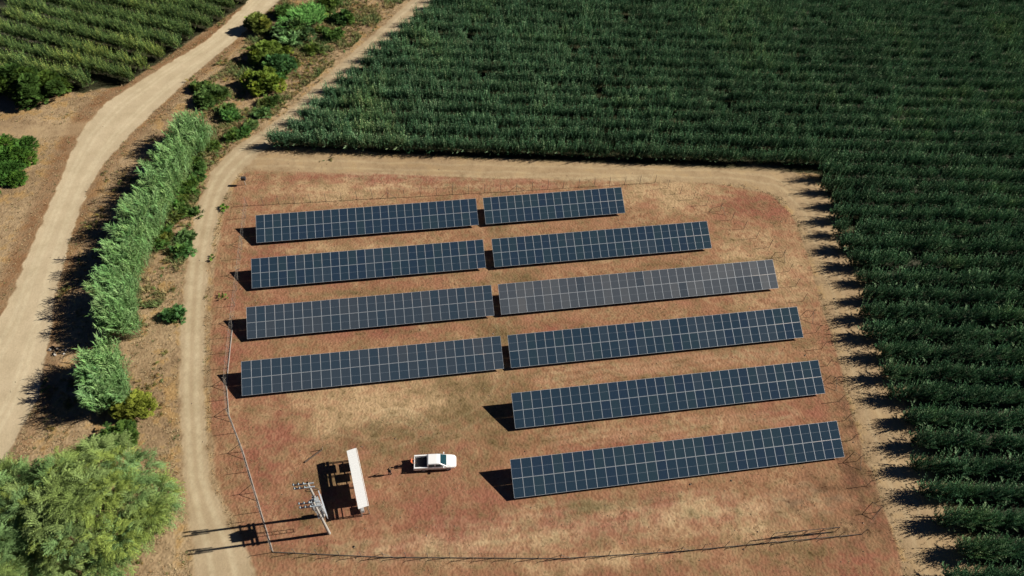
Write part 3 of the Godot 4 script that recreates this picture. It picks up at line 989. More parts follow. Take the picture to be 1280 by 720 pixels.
func shrubs() -> void:
	var broad := []
	for k in 5: broad.append(spray(0.62, 6, 0.17, 0.5, Color(0.075, 0.115, 0.042), 0.45))
	var specs := [
		# x, z, radius, height, tone (r,g,b), name, label
		[-57.2, -134.8, 2.5, 4.0, Color(1.6, 1.35, .9), "bush", "yellow green bush casting its shadow on the upper dirt road"],
		[-49.3, -132.2, 3.4, 3.6, Color(.7, .85, .9), "bush", "dark green bush below the bright canes near the top"],
		[-52.7, -124.2, 2.8, 4.2, Color(1.5, 1.45, .8), "bush", "yellow green bush between the road and the narrow track, above the brightest one"],
		[-49.2, -121.2, 2.8, 2.8, Color(.75, 1.15, 1.1), "bush", "blue green bush touching the yellow green bush on its right"],
		[-51.0, -114.6, 3.0, 4.6, Color(1.65, 1.6, .75), "bush", "brightest yellow green bush, with a black shadow on its left"],
		[-59.8, -110.2, 3.0, 1.7, Color(.85, 1.0, .8), "bush", "wide low dark green bush at the top end of the reeds"],
		[-62.5, -113.0, 1.8, 1.2, Color(.8, .9, .7), "bush", "small low green bush at the road's edge above the reeds"],
		[-54.6, -104.8, 1.6, 1.5, Color(.8, 1.25, .9), "bush", "fresh green bush right of the top end of the reeds"],
		[-56.0, -106.8, 1.5, 0.9, Color(.9, 1.0, .8), "bush", "low olive bush beside the fresh green bush"],
		[-47.6, -110.0, 1.5, 1.2, Color(.9, 1.05, .8), "bush", "small green bush on the edge of the narrow track, uppermost of three"],
		[-49.2, -106.2, 1.4, 0.8, Color(1.0, 1.25, 1.2), "bush", "low grey green bush on the edge of the narrow track"],
		[-50.6, -102.8, 1.2, 0.7, Color(1.0, 1.1, 1.0), "bush", "low greyish weed patch lower on the narrow track's edge"],
		[-52.5, -99.4, 1.4, 0.9, Color(.8, 1.0, .75), "bush", "low green bush where the narrow track bends"],
		[-56.4, -95.4, 1.6, 1.7, Color(1.2, 1.35, .8), "bush", "light green bush leaning on the right side of the reeds"],
		[-57.2, -90.4, 2.0, 1.9, Color(.75, .95, .7), "bush", "dark green bush against the right side of the reeds"],
		[-56.4, -84.2, 1.7, 1.4, Color(.85, 1.1, .75), "bush", "green bush beside the middle of the reeds"],
		[-55.9, -79.6, 1.5, 1.0, Color(.9, 1.05, .75), "bush", "low green bush below the middle of the reeds' right side"],
		[-53.4, -79.6, 1.1, 0.6, Color(.85, 1.1, .9), "bush", "tiny green bush close to the narrow track's left edge"],
		[-53.0, -74.2, 1.4, 0.9, Color(1.15, 1.35, 1.25), "bush", "grey green weed bush on the dry bank, upper of a pair"],
		[-52.2, -71.2, 1.4, 1.0, Color(.9, 1.3, 1.1), "bush", "blue green weed bush on the dry bank, lower of a pair"],
		[-49.4, -58.6, 1.3, 1.2, Color(.75, 1.15, 1.05), "bush", "lone dark bluish bush on the left edge of the narrow track"],
		[-49.4, -43.4, 2.3, 3.4, Color(1.75, 1.35, .6), "bush", "olive yellow bush right of the lowest reed clump"],
		[-49.6, -38.6, 2.0, 3.4, Color(.6, .8, .6), "bush", "dark green bush under the olive yellow bush, above the feathery tree"],
		[-40.0, -140.0, 2.2, 2.0, Color(.65, .9, .7), "bush", "dark green bush at the top, left of the upper narrow track"],
		[-40.9, -133.6, 1.9, 1.5, Color(.9, 1.15, .8), "bush", "green bush lower left of the dark bush beside the upper track"],
		[-44.4, -145.5, 2.3, 2.4, Color(.8, .95, .7), "bush", "green bush at the top edge of the picture between road and track"],
		[-44.0, -128.0, 1.6, 1.1, Color(1.1, 1.1, .7), "bush", "small olive bush on the dry bank left of the upper track"],
		[-53.0, -141.0, 2.0, 2.2, Color(.8, 1.0, .7), "bush", "green bush right beside the top of the dirt road"],
		[-91.5, -108.6, 4.2, 6.0, Color(.62, .78, .52), "bush", "big dark round bush by the corner of the side track"],
		[-96.8, -110.6, 3.8, 5.6, Color(.5, .66, .46), "bush", "big dark bush left behind the dark round bush"],
		[-101.0, -110.2, 3.2, 3.6, Color(.55, .7, .5), "bush", "dark bush at the left edge above the side track"],
		[-88.6, -91.0, 3.6, 3.2, Color(.65, 1.0, .55), "bush", "green bush at the left edge just below the side track"],
		[-88.2, -85.8, 3.0, 2.6, Color(.6, .95, .55), "bush", "green bush at the left edge, below another like it"],
		[-88.5, -81.5, 1.5, 1.2, Color(.7, .95, .6), "bush", "smallest green bush at the left edge, lowest of three"],
		[-48.7, -81.0, 0.6, 0.5, Color(1.0, 1.5, .6), "weed", "bright green weed on the right edge of the narrow track"],
		[-43.6, -62.6, 0.6, 0.35, Color(1.1, 1.4, .8), "weed", "low green weed inside the fence left of the solar tables"],
		[-47.2, -70.0, 0.5, 0.35, Color(1.0, 1.3, .7), "weed", "small green weed on the track's right edge above the left fence bend"],
	]
	for k in 26:
		var z := -72.0 - k * 1.25 if k < 14 else -96.0 - (k - 14) * 4.4
		var x := (-56.6 + rr(-0.9, 0.9) + (0.10 * (z + 72.0)) * 0.1) if k < 14 else -56.5 + (-98.0 - z) * 0.22 + rr(-2.5, 5.0)
		specs.append([x, z, rr(0.7, 1.5), rr(0.5, 1.5), Color(rr(.75, 1.3), rr(.95, 1.3), rr(.6, 1.0)), "shrublet", "small leafy shrub at the right side of the reeds, %s up from their lower end" % ordinal(k) if k < 14 else "small shrub between road and track, %s up from the reeds" % ordinal(k - 14)])
	for s in specs:
		var t := thing(s[5], Vector3(s[0], 0, s[1]))
		tag(t, s[6], "weed" if s[5] == "weed" else "bush", "bushes and weeds on the verges" if s[5] != "shrublet" else "small shrubs between the roads")
		var R: float = s[2] * 1.15
		var H: float = s[3]
		var lobes := []
		var n := int(8 + R * 6)
		for k in n:
			var a := rr(0, TAU)
			var rad := sqrt(rng.randf()) * R * 0.72
			lobes.append([Vector3(cos(a) * rad * 1.25 + 0.15 * R * sin(a * 3.0), maxf(0.12, H * (0.66 - 0.45 * rad / R) * rr(0.45, 1.25)), sin(a) * rad * 0.95), R * rr(0.10, 0.38)])
		var tone: Color = s[4] * 1.25
		lobes_crown(t, lobes, broad, 70.0, 1.0 if R > 1.0 else 0.6, [tone * 1.1, tone * 0.85, tone * 1.4, Color(tone.r * 1.5, tone.g * 1.3, tone.b)])
		var w := MB.new()
		for k in 5:
			var a := rr(0, TAU)
			w.path([Vector3(0, -0.1, 0), Vector3(cos(a) * R * 0.25, H * 0.3, sin(a) * R * 0.25), Vector3(cos(a) * R * 0.5, H * 0.6, sin(a) * R * 0.5)], 0.05 * minf(1.0, R), 0.015, 4)
		put("stem", w.mesh(M.bark), t)
	# clumps of canes among the upper bushes
	var cane := [cane_cluster(7, 3.6, 0.8), cane_cluster(7, 3.2, 0.9)]
	for s in [[-47.2, -138.6, 22, 2.6, Color(.78, .98, .66), "bright green canes among the bushes near the top"], [-49.8, -134.6, 8, 1.4, Color(.7, .9, .6), "bright green canes left below the other bright canes"], [-48.9, -129.2, 3, 0.6, Color(1.2, 1.2, 1.2), "small pale cane tuft in front of the dark bushes near the top"]]:
		var t := thing("cane_clump", Vector3(s[0], 0, s[1]))
		tag(t, s[5], "reeds", "cane clumps among the upper bushes")
		for w in 2:
			var places := []
			var colors := []
			for k in s[2]:
				var a := rr(0, TAU)
				var rad: float = sqrt(rng.randf()) * s[3]
				places.append(Transform3D(Basis(Vector3.UP, rr(0, TAU)).scaled(Vector3.ONE * rr(0.7, 1.05)), Vector3(cos(a) * rad, 0, sin(a) * rad)))
				colors.append(s[4] * rr(0.85, 1.15))
			many("canes", cane[w], places, colors, t)

# ------------------------------------------------------------------ fence
func fence() -> void:
	var runs := [
		[[Vector2(-45.2, -82.0), Vector2(-43.6, -73.4), Vector2(-42.4, -67.0), Vector2(-40.7, -58.0), Vector2(-38.6, -47.6), Vector2(-36.9, -43), Vector2(-33.6, -37.9), Vector2(-30.6, -32.6), Vector2(-26.6, -25.5)], "wire mesh fence with a pale top rail along the left track", true],
		[[Vector2(-26.6, -25.5), Vector2(-13.6, -25.5), Vector2(7.2, -26.3), Vector2(21.6, -27.8), Vector2(32.4, -29.3), Vector2(44.2, -30.9)], "long wire mesh fence in front of the field along the bottom", false],
		[[Vector2(44.2, -30.9), Vector2(46.9, -33.8), Vector2(46.3, -40.6), Vector2(46.2, -52.4), Vector2(45.6, -64), Vector2(43.8, -76), Vector2(35.1, -86), Vector2(24.5, -92.4)], "wire mesh fence along the right side, facing the orchard row ends", false],
		[[Vector2(24.5, -92.4), Vector2(0, -88.6), Vector2(-22, -85.4), Vector2(-45.2, -82.0)], "wire mesh fence behind the back solar tables", false],
	]
	var post := MB.new()
	post.tube(Vector3(0, -0.2, 0), Vector3(0, 1.75, 0), 0.036, 0.034, 6)
	post.tube(Vector3(0, 1.72, 0), Vector3(0.0, 1.92, 0.18), 0.028, 0.025, 5)
	var pm := post.mesh(mat(Color(0.16, 0.14, 0.12), 0.7, 0.2))
	for r in runs:
		var line: Array = r[0]
		var t := thing("wire_fence", Vector3(line[0].x, 0, line[0].y))
		tag(t, r[1], "fence", "wire fences round the solar field")
		var mesh_wires := MB.new()
		var rail := MB.new()
		for i in line.size() - 1:
			var a := Vector3(line[i].x, 0, line[i].y) - t.position
			var b := Vector3(line[i + 1].x, 0, line[i + 1].y) - t.position
			var n := maxi(1, int(round(a.distance_to(b) / 2.75)))
			var inward := (b - a).normalized().cross(Vector3.UP)
			for k in n:
				var p := a.lerp(b, float(k) / n)
				put("post", pm, t, p, Basis(Vector3.UP, heading(b - a) + rr(-0.15, 0.15)) * Basis(Vector3.RIGHT, rr(-0.05, 0.05)))
			if i > 0:
				var br := MB.new()
				br.tube(a + Vector3(0, 1.3, 0), a + (b - a).normalized() * 1.3, 0.03, 0.03, 5)
				br.tube(a + Vector3(0, 1.3, 0), a + (line_dir(line, i - 1) * -1.3), 0.03, 0.03, 5)
				put("brace", br.mesh(pm.surface_get_material(0)), t)
			for h in [0.15, 0.45, 0.75, 1.05, 1.35, 1.65]:
				mesh_wires.tube(a + Vector3(0, h, 0), b + Vector3(0, h, 0), 0.004 if r[2] else 0.0025, 0.004 if r[2] else 0.0025, 3, false)
			var m := int(a.distance_to(b) / (0.3 if r[2] else 0.6))
			for k in m:
				var p := a.lerp(b, (k + 0.5) / m)
				mesh_wires.tube(p + Vector3(0, 0.1, 0), p + Vector3(0, 1.65, 0), 0.0025, 0.0025, 3, false)
			rail.tube(a + Vector3(0, 1.72, 0), b + Vector3(0, 1.72, 0), 0.006, 0.006, 4)
		put("wire_mesh", mesh_wires.mesh(M.wire if r[2] else M.rust), t)
		put("top_rail", rail.mesh(M.rail if r[2] else M.rust), t)
		if r[2]:
			var foot := MB.new()
			for i in line.size() - 1:
				var a := Vector3(line[i].x, 0.03, line[i].y) - t.position
				var b := Vector3(line[i + 1].x, 0.03, line[i + 1].y) - t.position
				if i < 3: continue
				foot.box((a + b) / 2, Vector3(a.distance_to(b), 0.14, 0.07), Basis(Vector3.UP, heading(b - a)))
			put("footing", foot.mesh(M.rail), t)
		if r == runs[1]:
			var low := MB.new()  # dark strip added to stand for shade and weeds along the fence base
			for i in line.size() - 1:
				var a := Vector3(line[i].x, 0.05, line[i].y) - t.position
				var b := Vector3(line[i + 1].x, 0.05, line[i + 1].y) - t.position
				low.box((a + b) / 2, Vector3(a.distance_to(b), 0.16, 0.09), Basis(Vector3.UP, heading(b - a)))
			put("weed_shade_strip", low.mesh(M.rust), t)
	# the barred gate in the far right corner of the bottom fence
	var g := thing("field_gate", Vector3(32.6, 0, -29.9), heading(Vector3(11.6, 0, -1.6)))
	tag(g, "double tubular gate in the bottom right corner of the wire fence", "gate")
	for k in 2:
		var leaf := MB.new()
		var x0 := 0.2 + k * 4.2
		for q in [[Vector3(x0, .15, 0), Vector3(x0, 1.7, 0)], [Vector3(x0 + 4, .15, 0), Vector3(x0 + 4, 1.7, 0)], [Vector3(x0, .15, 0), Vector3(x0 + 4, .15, 0)], [Vector3(x0, 1.7, 0), Vector3(x0 + 4, 1.7, 0)], [Vector3(x0, .15, 0), Vector3(x0 + 4, 1.7, 0)], [Vector3(x0 + 2, .15, 0), Vector3(x0 + 2, 1.7, 0)]]:
			leaf.tube(q[0], q[1], 0.035, 0.035, 5)
		put("gate_leaf", leaf.mesh(M.dark), g)

func line_dir(line: Array, i: int) -> Vector3:
	var d: Vector2 = (line[i + 1] - line[i]).normalized()
	return Vector3(d.x, 0, d.y)

# ------------------------------------------------------------------ shelter with the inverters
func shelter() -> void:
	var a := Vector3(-19.2, 0, -37.6)
	var b := Vector3(-16.45, 0, -30.3)
	var t := thing("inverter_shelter", (a + b) / 2, heading(b - a))
	tag(t, "white roofed open steel rack for inverters left of the pickup", "shelter")
	var L := a.distance_to(b)
	# local x runs along the roof, local z to the left of the picture is negative or positive by turn; the rack stands under the roof
	var roof := MB.new()
	roof.box(Vector3(0, 2.78, 0), Vector3(L, 0.07, 1.15), Basis(Vector3.RIGHT, 0.10))
	for k in int(L / 0.32):
		roof.box(Vector3(-L / 2 + 0.16 + k * 0.32, 2.825, 0), Vector3(0.05, 0.035, 1.14), Basis(Vector3.RIGHT, 0.10))
	put("roof", roof.mesh(M.white), t)
	var fascia := MB.new()
	fascia.box(Vector3(0, 2.66, -0.66), Vector3(L, 0.24, 0.04))
	put("fascia", fascia.mesh(M.white), t)
	for k in 5:
		for s in [-0.45, 0.45]:
			var p := MB.new()
			p.box(Vector3(-L / 2 + 0.15 + (L - 0.3) * k / 4.0, 1.3, s), Vector3(0.1, 2.8, 0.1))
			put("post", p.mesh(M.steel), t)
	for h in [0.7, 1.5, 2.2]:
		var r := MB.new()
		r.box(Vector3(0, h, 0.45), Vector3(L - 0.2, 0.08, 0.05))
		put("rail", r.mesh(M.steel), t)
	var boards := [[-2.9, 1.95, 1.1, 0.8], [-1.5, 1.1, 1.1, 1.0], [-2.9, 0.75, 1.2, 0.7], [0.4, 1.55, 2.0, 1.5], [1.9, 1.4, 1.0, 1.8], [3.0, 0.6, 1.0, 0.6]]
	for q in boards:
		var o := MB.new()
		o.box(Vector3(q[0], q[1], 0.25), Vector3(q[2], q[3], 0.32))
		var c := put("inverter", o.mesh(M.grey), t)
		var f := MB.new()
		for k in 4:
			f.box(Vector3(q[0] - q[2] * 0.36 + k * q[2] * 0.24, q[1], 0.43), Vector3(q[2] * 0.1, q[3] * 0.7, 0.04))
		put("cooling_fin", f.mesh(M.dark), c)

# ------------------------------------------------------------------ twin utility poles with the transformer
func insulator(parent: Node, at: Vector3) -> void:
	var b := MB.new()
	b.tube(at, at + Vector3(0, 0.42, 0), 0.04, 0.04, 6)
	for k in 3:
		b.tube(at + Vector3(0, 0.08 + k * 0.09, 0), at + Vector3(0, 0.15 + k * 0.09, 0), 0.11, 0.08, 8)
	put("insulator", b.mesh(M.porcelain), parent)

func pole_pair() -> void:
	var p1 := Vector3(-20.5, 0, -28.0)
	var p2 := Vector3(-21.6, 0, -30.1)
	var t := thing("transformer_pole", p1)
	tag(t, "tall twin utility pole carrying a transformer left of the white roof", "utility pole")
	var q := p2 - p1
	for o in [Vector3.ZERO, q]:
		var m := MB.new()
		m.path([o + Vector3(0, -0.4, 0), o + Vector3(0, 5, 0), o + Vector3(0, 10.0, 0)], 0.19, 0.12, 10)
		put("pole", m.mesh(M.concrete), t)
		for k in 3:          # fuse cut-outs hanging below the arms
			var fz := MB.new()
			var fp: Vector3 = o + Vector3(-0.98, 0, 0.18) * (0.45 + k * 0.55) + Vector3(0, 8.55, 0)
			fz.tube(fp, fp + Vector3(0.1, 0.55, 0), 0.07, 0.07, 6)
			put("fuse", fz.mesh(M.alu), t)
	var d := q.normalized()
	var s := Vector3(-0.98, 0, 0.18)
	var al := Basis(d, Vector3.UP, d.cross(Vector3.UP))
	var as_ := Basis(s, Vector3.UP, s.cross(Vector3.UP))
	for h in [5.9, 6.9]:
		var c := MB.new()
		c.box(q * 0.5 + Vector3(0, h, 0) - s * 0.72, Vector3(2.9, 0.13, 0.1), al)
		put("crossarm", c.mesh(M.alu), t)
	var loop := []
	for k in 13:
		var an := TAU * k / 12.0
		loop.append(q * 1.25 + Vector3(0, 6.6 + 0.35 * sin(an), 0) + s * 0.75 * cos(an))
	var lp := MB.new()
	lp.path(loop, 0.035, 0.035, 5)
	put("cable_loop", lp.mesh(M.dark), t)
	for o in [Vector3.ZERO, q]:
		for off in [-0.24, 0.24]:
			var c := MB.new()
			c.box(o + Vector3(0, 9.2, 0) + s * 0.55 + d * off, Vector3(2.3, 0.15, 0.12), as_)
			put("side_arm", c.mesh(M.galv), t)
			for k in 3:
				insulator(t, o + s * (0.5 + k * 0.55) + d * off + Vector3(0, 9.26, 0))
	var plat := MB.new()
	plat.box(q * 0.5 + Vector3(0, 5.6, 0) + s * 0.25, Vector3(2.9, 0.14, 0.16), al)
	plat.box(q * 0.5 + Vector3(0, 5.6, 0) - s * 0.3, Vector3(2.9, 0.14, 0.16), al)
	put("platform", plat.mesh(M.steel), t)
	var tank := MB.new()
	tank.box(q * 0.5 + Vector3(0, 6.35, 0), Vector3(1.15, 1.3, 0.85), al)
	var tk := put("transformer", tank.mesh(M.grey), t)
	for k in 6:
		var f := MB.new()
		f.box(q * 0.5 + Vector3(0, 6.3, 0) + d * (-0.45 + k * 0.18) + s * 0.52, Vector3(0.04, 1.0, 0.22), al)
		put("cooling_fin", f.mesh(M.grey), tk)
	for k in 3:
		insulator(tk, q * 0.5 + d * (-0.35 + k * 0.35) + Vector3(0, 7.0, 0))
	# service ladder hoops on the near pole
	var lad := MB.new()
	var e := d.cross(Vector3.UP)
	for sgn in [-1.0, 1.0]:
		var base: Vector3 = q * 0.35 + e * 0.5 + d * 0.2 * sgn
		lad.tube(base + Vector3(0, 2.8, 0), base + Vector3(0, 7.6, 0), 0.035, 0.035, 6)
	for k in 9:
		lad.tube(q * 0.35 + e * 0.5 - d * 0.2 + Vector3(0, 2.9 + k * 0.55, 0), q * 0.35 + e * 0.5 + d * 0.2 + Vector3(0, 2.9 + k * 0.55, 0), 0.02, 0.02, 5)
	put("ladder", lad.mesh(M.alu), t)
	var box := MB.new()
	box.box(q + Vector3(0, 1.4, 0) + e * 0.3, Vector3(0.5, 0.8, 0.3), al)
	put("meter_box", box.mesh(M.grey), t)

# ------------------------------------------------------------------ the pickup
func shell(b: MB, rings: Array) -> void:           # joins rings of equal size into one skin with smoothed normals
	var n: int = rings[0].size()
	for i in rings.size() - 1:
		for k in n:
			var p00: Vector3 = rings[i][k]
			var p01: Vector3 = rings[i][(k + 1) % n]
			var p10: Vector3 = rings[i + 1][k]
			var p11: Vector3 = rings[i + 1][(k + 1) % n]
			b.quad(p00, p01, p11, p10)
	for e in [0, rings.size() - 1]:
		var c := Vector3.ZERO
		for p in rings[e]: c += p / n
		for k in n:
			if e == 0: b.tri(c, rings[e][(k + 1) % n], rings[e][k])
			else: b.tri(c, rings[e][k], rings[e][(k + 1) % n])

func ring(x: float, y0: float, y1: float, w: float, r: float, taper := 0.0) -> Array:
	var out := []
	var hw := w / 2
	for q in [[1, 1], [-1, 1], [-1, -1], [1, -1]]:
		var cy: float = (y1 - r) if q[1] > 0 else (y0 + r)
		var ww: float = hw - (taper if q[1] > 0 else 0.0)
		for k in 4:
			var base: float = {[1, 1]: 0.0, [-1, 1]: 90.0, [-1, -1]: 180.0, [1, -1]: 270.0}[q]
			var a := deg_to_rad(base + k * 30.0)
			out.append(Vector3(x, cy + r * sin(a), q[0] * (ww - r) + r * cos(a)))
	return out

func wheel(t: Node3D, at: Vector3) -> void:
	var w := MB.new()
	for s in 20:
		var a0 := TAU * s / 20
		var a1 := TAU * (s + 1) / 20
		var prof := [[0.24, -0.12], [0.34, -0.125], [0.385, -0.08], [0.385, 0.08], [0.34, 0.125], [0.24, 0.12]]
		for k in prof.size() - 1:
			var P := func(a: float, q: Array) -> Vector3: return Vector3(cos(a) * q[0], sin(a) * q[0], q[1])
			w.quad(P.call(a0, prof[k]), P.call(a1, prof[k]), P.call(a1, prof[k + 1]), P.call(a0, prof[k + 1]))
	var o := put("wheel", w.mesh(M.dark), t, at)
	var r := MB.new()
	r.tube(Vector3(0, 0, -0.09), Vector3(0, 0, 0.09), 0.24, 0.24, 16)
	for k in 6:
		var a := TAU * k / 6
		r.box(Vector3(cos(a) * 0.12, sin(a) * 0.12, 0.1), Vector3(0.2, 0.05, 0.03), Basis(Vector3.BACK, a))
		r.box(Vector3(cos(a) * 0.12, sin(a) * 0.12, -0.1), Vector3(0.2, 0.05, 0.03), Basis(Vector3.BACK, a))
	put("rim", r.mesh(M.alu), o)

func truck() -> void:
	var t := thing("pickup_truck", Vector3(-8.75, 0, -37.35), deg_to_rad(5.6))
	tag(t, "white double cab pickup with an empty dark bed, parked on red earth", "pickup truck")
	var paint := mat(Color(0.80, 0.82, 0.83), 0.25)
	paint.clearcoat_enabled = true
	paint.clearcoat = 0.6
	var glass := mat(Color(0.012, 0.045, 0.06), 0.08)
	# lower body in three lengths: bed sides, cab sills, nose
	var b := MB.new()
	shell(b, [ring(-0.95, .48, 1.12, 1.80, .12), ring(0.9, .46, 1.12, 1.82, .12), ring(1.35, .46, 1.12, 1.82, .14), ring(2.0, .46, 1.08, 1.78, .16), ring(2.4, .47, 1.02, 1.66, .18), ring(2.6, .5, .95, 1.44, .18), ring(2.68, .55, .86, 1.2, .14)])
	put("body", b.mesh(paint), t)
	var hood := MB.new()
	shell(hood, [ring(1.42, 1.06, 1.2, 1.50, .06), ring(1.8, 1.05, 1.17, 1.48, .06), ring(2.2, 1.0, 1.10, 1.36, .05), ring(2.45, .96, 1.02, 1.2, .03)])
	put("hood", hood.mesh(paint), t)
	var cab := MB.new()
	shell(cab, [ring(-0.98, 1.0, 1.15, 1.72, .06), ring(-0.95, 1.0, 1.70, 1.72, .12, .13), ring(-0.80, 1.0, 1.78, 1.74, .12, .16), ring(0.25, 1.0, 1.80, 1.74, .12, .17), ring(0.66, 1.0, 1.75, 1.74, .12, .17), ring(1.50, 1.0, 1.17, 1.76, .06, .06)])
	put("cab", cab.mesh(paint), t)
	var ws := MB.new()
	ws.quad(Vector3(0.72, 1.745, -.62), Vector3(0.72, 1.745, .62), Vector3(1.45, 1.24, .74), Vector3(1.45, 1.24, -.74))
	ws.quad(Vector3(0.72, 1.735, -.62), Vector3(0.72, 1.735, .62), Vector3(1.45, 1.225, .74), Vector3(1.45, 1.225, -.74))
	put("windshield", ws.mesh(glass), t)
	var rw := MB.new()
	rw.box(Vector3(-0.985, 1.45, 0), Vector3(0.02, 0.36, 1.2))
	put("rear_window", rw.mesh(glass), t)
	for s in [-1.0, 1.0]:
		for w in [[-0.80, -0.04, -0.04], [0.06, 1.10, 0.66]]:
			var g := MB.new()
			var x0: float = w[0]
			var x1: float = w[1]
			var x2: float = w[2]
			g.quad(Vector3(x0, 1.22, s * .862), Vector3(x1, 1.22, s * .862), Vector3(minf(x2, x1), 1.64, s * .748), Vector3(x0 + 0.05, 1.64, s * .748))
			put("side_window", g.mesh(glass), t)
		var mi := MB.new()
		mi.box(Vector3(1.12, 1.25, s * 0.98), Vector3(0.12, 0.18, 0.22))
		put("mirror", mi.mesh(paint), t)
		var hl := MB.new()
		hl.box(Vector3(2.50, .86, s * .62), Vector3(0.18, 0.16, 0.3), Basis(Vector3.UP, -s * 0.5))
		put("headlight", hl.mesh(mat(Color(.6, .63, .66), 0.1)), t)
		var tl := MB.new()
		tl.box(Vector3(-2.62, .93, s * .83), Vector3(0.08, 0.34, 0.12))
		put("taillight", tl.mesh(mat(Color(.35, .02, .02), 0.3)), t)
		var side := MB.new()       # bed side with its flat top rail
		side.box(Vector3(-1.79, .80, s * .84), Vector3(1.68, .62, .14))
		side.box(Vector3(-1.79, 1.125, s * .83), Vector3(1.68, .05, .17))
		put("bed_side", side.mesh(paint), t)
		for x in [-1.45, 1.62]:
			wheel(t, Vector3(x, .385, s * .80))
	var floor := MB.new()
	floor.box(Vector3(-1.78, .62, 0), Vector3(1.62, .06, 1.54))
	floor.box(Vector3(-1.0, .88, 0), Vector3(.06, .46, 1.54))
	put("bed_liner", floor.mesh(M.dark), t)
	var gate := MB.new()
	gate.box(Vector3(-2.60, .80, 0), Vector3(.07, .58, 1.50))
	put("tailgate", gate.mesh(paint), t)
	var bump_ := MB.new()
	bump_.box(Vector3(-2.66, .50, 0), Vector3(.16, .2, 1.7))
	put("rear_bumper", bump_.mesh(M.alu), t)
	var ch := MB.new()
	ch.box(Vector3(-.1, .42, 0), Vector3(4.6, .16, 1.1))
	put("chassis", ch.mesh(M.dark), t)

# ------------------------------------------------------------------ people: one skin over a skeleton of tapered capsules
func capsule(p: Vector3, a: Vector3, b: Vector3, ra: float, rb: float) -> float:
	var ab := b - a
	var t := clampf((p - a).dot(ab) / maxf(1e-6, ab.length_squared()), 0.0, 1.0)
	return p.distance_to(a + ab * t) - lerpf(ra, rb, t)

func skin(mb: MB, bones: Array, cell: float, blend: float) -> void:
	var lo := Vector3.ONE * 1e9
	var hi := -lo
	for q in bones:
		var r: float = maxf(q[2], q[3]) + cell * 2.5
		for e in [q[0], q[1]]:
			lo = lo.min(e - Vector3.ONE * r)
			hi = hi.max(e + Vector3.ONE * r)
	var n := Vector3i(((hi - lo) / cell).ceil()) + Vector3i.ONE
	var g := PackedFloat32Array()
	var who := PackedInt32Array()
	g.resize(n.x * n.y * n.z)
	who.resize(g.size())
	g.fill(1.0)
	for bi in bones.size():
		var q: Array = bones[bi]
		var r: float = maxf(q[2], q[3]) + cell * 2.0 + blend
		var l := Vector3i(((q[0].min(q[1]) - Vector3.ONE * r - lo) / cell).floor()).max(Vector3i.ZERO)
		var h := Vector3i(((q[0].max(q[1]) + Vector3.ONE * r - lo) / cell).ceil()).min(n - Vector3i.ONE)
		for z in range(l.z, h.z + 1):
			for y in range(l.y, h.y + 1):
				for x in range(l.x, h.x + 1):
					var i := (z * n.y + y) * n.x + x
					var d := capsule(lo + Vector3(x, y, z) * cell, q[0], q[1], q[2], q[3])
					var o := g[i]
					if d < o: who[i] = bi
					var k := clampf(0.5 + 0.5 * (o - d) / blend, 0.0, 1.0)
					g[i] = lerpf(o, d, k) - blend * k * (1.0 - k)
	var at := {}
	var pos := []
	var cols := []
	var step := [0, 1, n.x, n.x + 1, n.x * n.y, n.x * n.y + 1, n.x * n.y + n.x, n.x * n.y + n.x + 1]
	for z in n.z - 1:
		for y in n.y - 1:
			for x in n.x - 1:
				var i := (z * n.y + y) * n.x + x
				var mask := 0
				for c in 8:
					if g[i + step[c]] < 0.0: mask |= 1 << c
				if mask == 0 or mask == 255: continue
				var sum := Vector3.ZERO
				var cnt := 0
				for e in [[0, 1], [2, 3], [4, 5], [6, 7], [0, 2], [1, 3], [4, 6], [5, 7], [0, 4], [1, 5], [2, 6], [3, 7]]:
					var u := g[i + step[e[0]]]
					var w := g[i + step[e[1]]]
					if (u < 0.0) != (w < 0.0):
						var f := u / (u - w)
						var pa := Vector3(e[0] & 1, (e[0] >> 1) & 1, (e[0] >> 2) & 1)
						var pb := Vector3(e[1] & 1, (e[1] >> 1) & 1, (e[1] >> 2) & 1)
						sum += pa.lerp(pb, f)
						cnt += 1
				at[i] = pos.size()
				pos.append(lo + (Vector3(x, y, z) + sum / cnt) * cell)
				cols.append(bones[who[i]][4])
	var quads := []
	for i in at:
		var x: int = i % n.x
		var y: int = (i / n.x) % n.y
		var z: int = i / (n.x * n.y)
		for ax in 3:
			var s1: int = [n.x, n.x * n.y, 1][ax]
			var s2: int = [n.x * n.y, 1, n.x][ax]
			var s0: int = [1, n.x, n.x * n.y][ax]
			if [y, z, x][ax] == 0 or [z, x, y][ax] == 0: continue
			var u := g[i]
			var w := g[i + s0]
			if (u < 0.0) == (w < 0.0): continue
			var q := [i - s1 - s2, i - s2, i, i - s1]
			if not (at.has(q[0]) and at.has(q[1]) and at.has(q[3])): continue
			if u >= 0.0: q.reverse()
			quads.append([at[q[0]], at[q[1]], at[q[2]], at[q[3]]])
	var nor := []
	nor.resize(pos.size())
	nor.fill(Vector3.ZERO)
	for q in quads:
		var f: Vector3 = (pos[q[1]] - pos[q[0]]).cross(pos[q[2]] - pos[q[0]])
		for k in q: nor[k] += f
	for q in quads:
		for k in [0, 2, 1, 0, 3, 2]:
			mb.v.append(pos[q[k]])
			mb.n.append(nor[q[k]].normalized())
			mb.c.append(cols[q[k]])
			mb.uv.append(Vector2.ZERO)

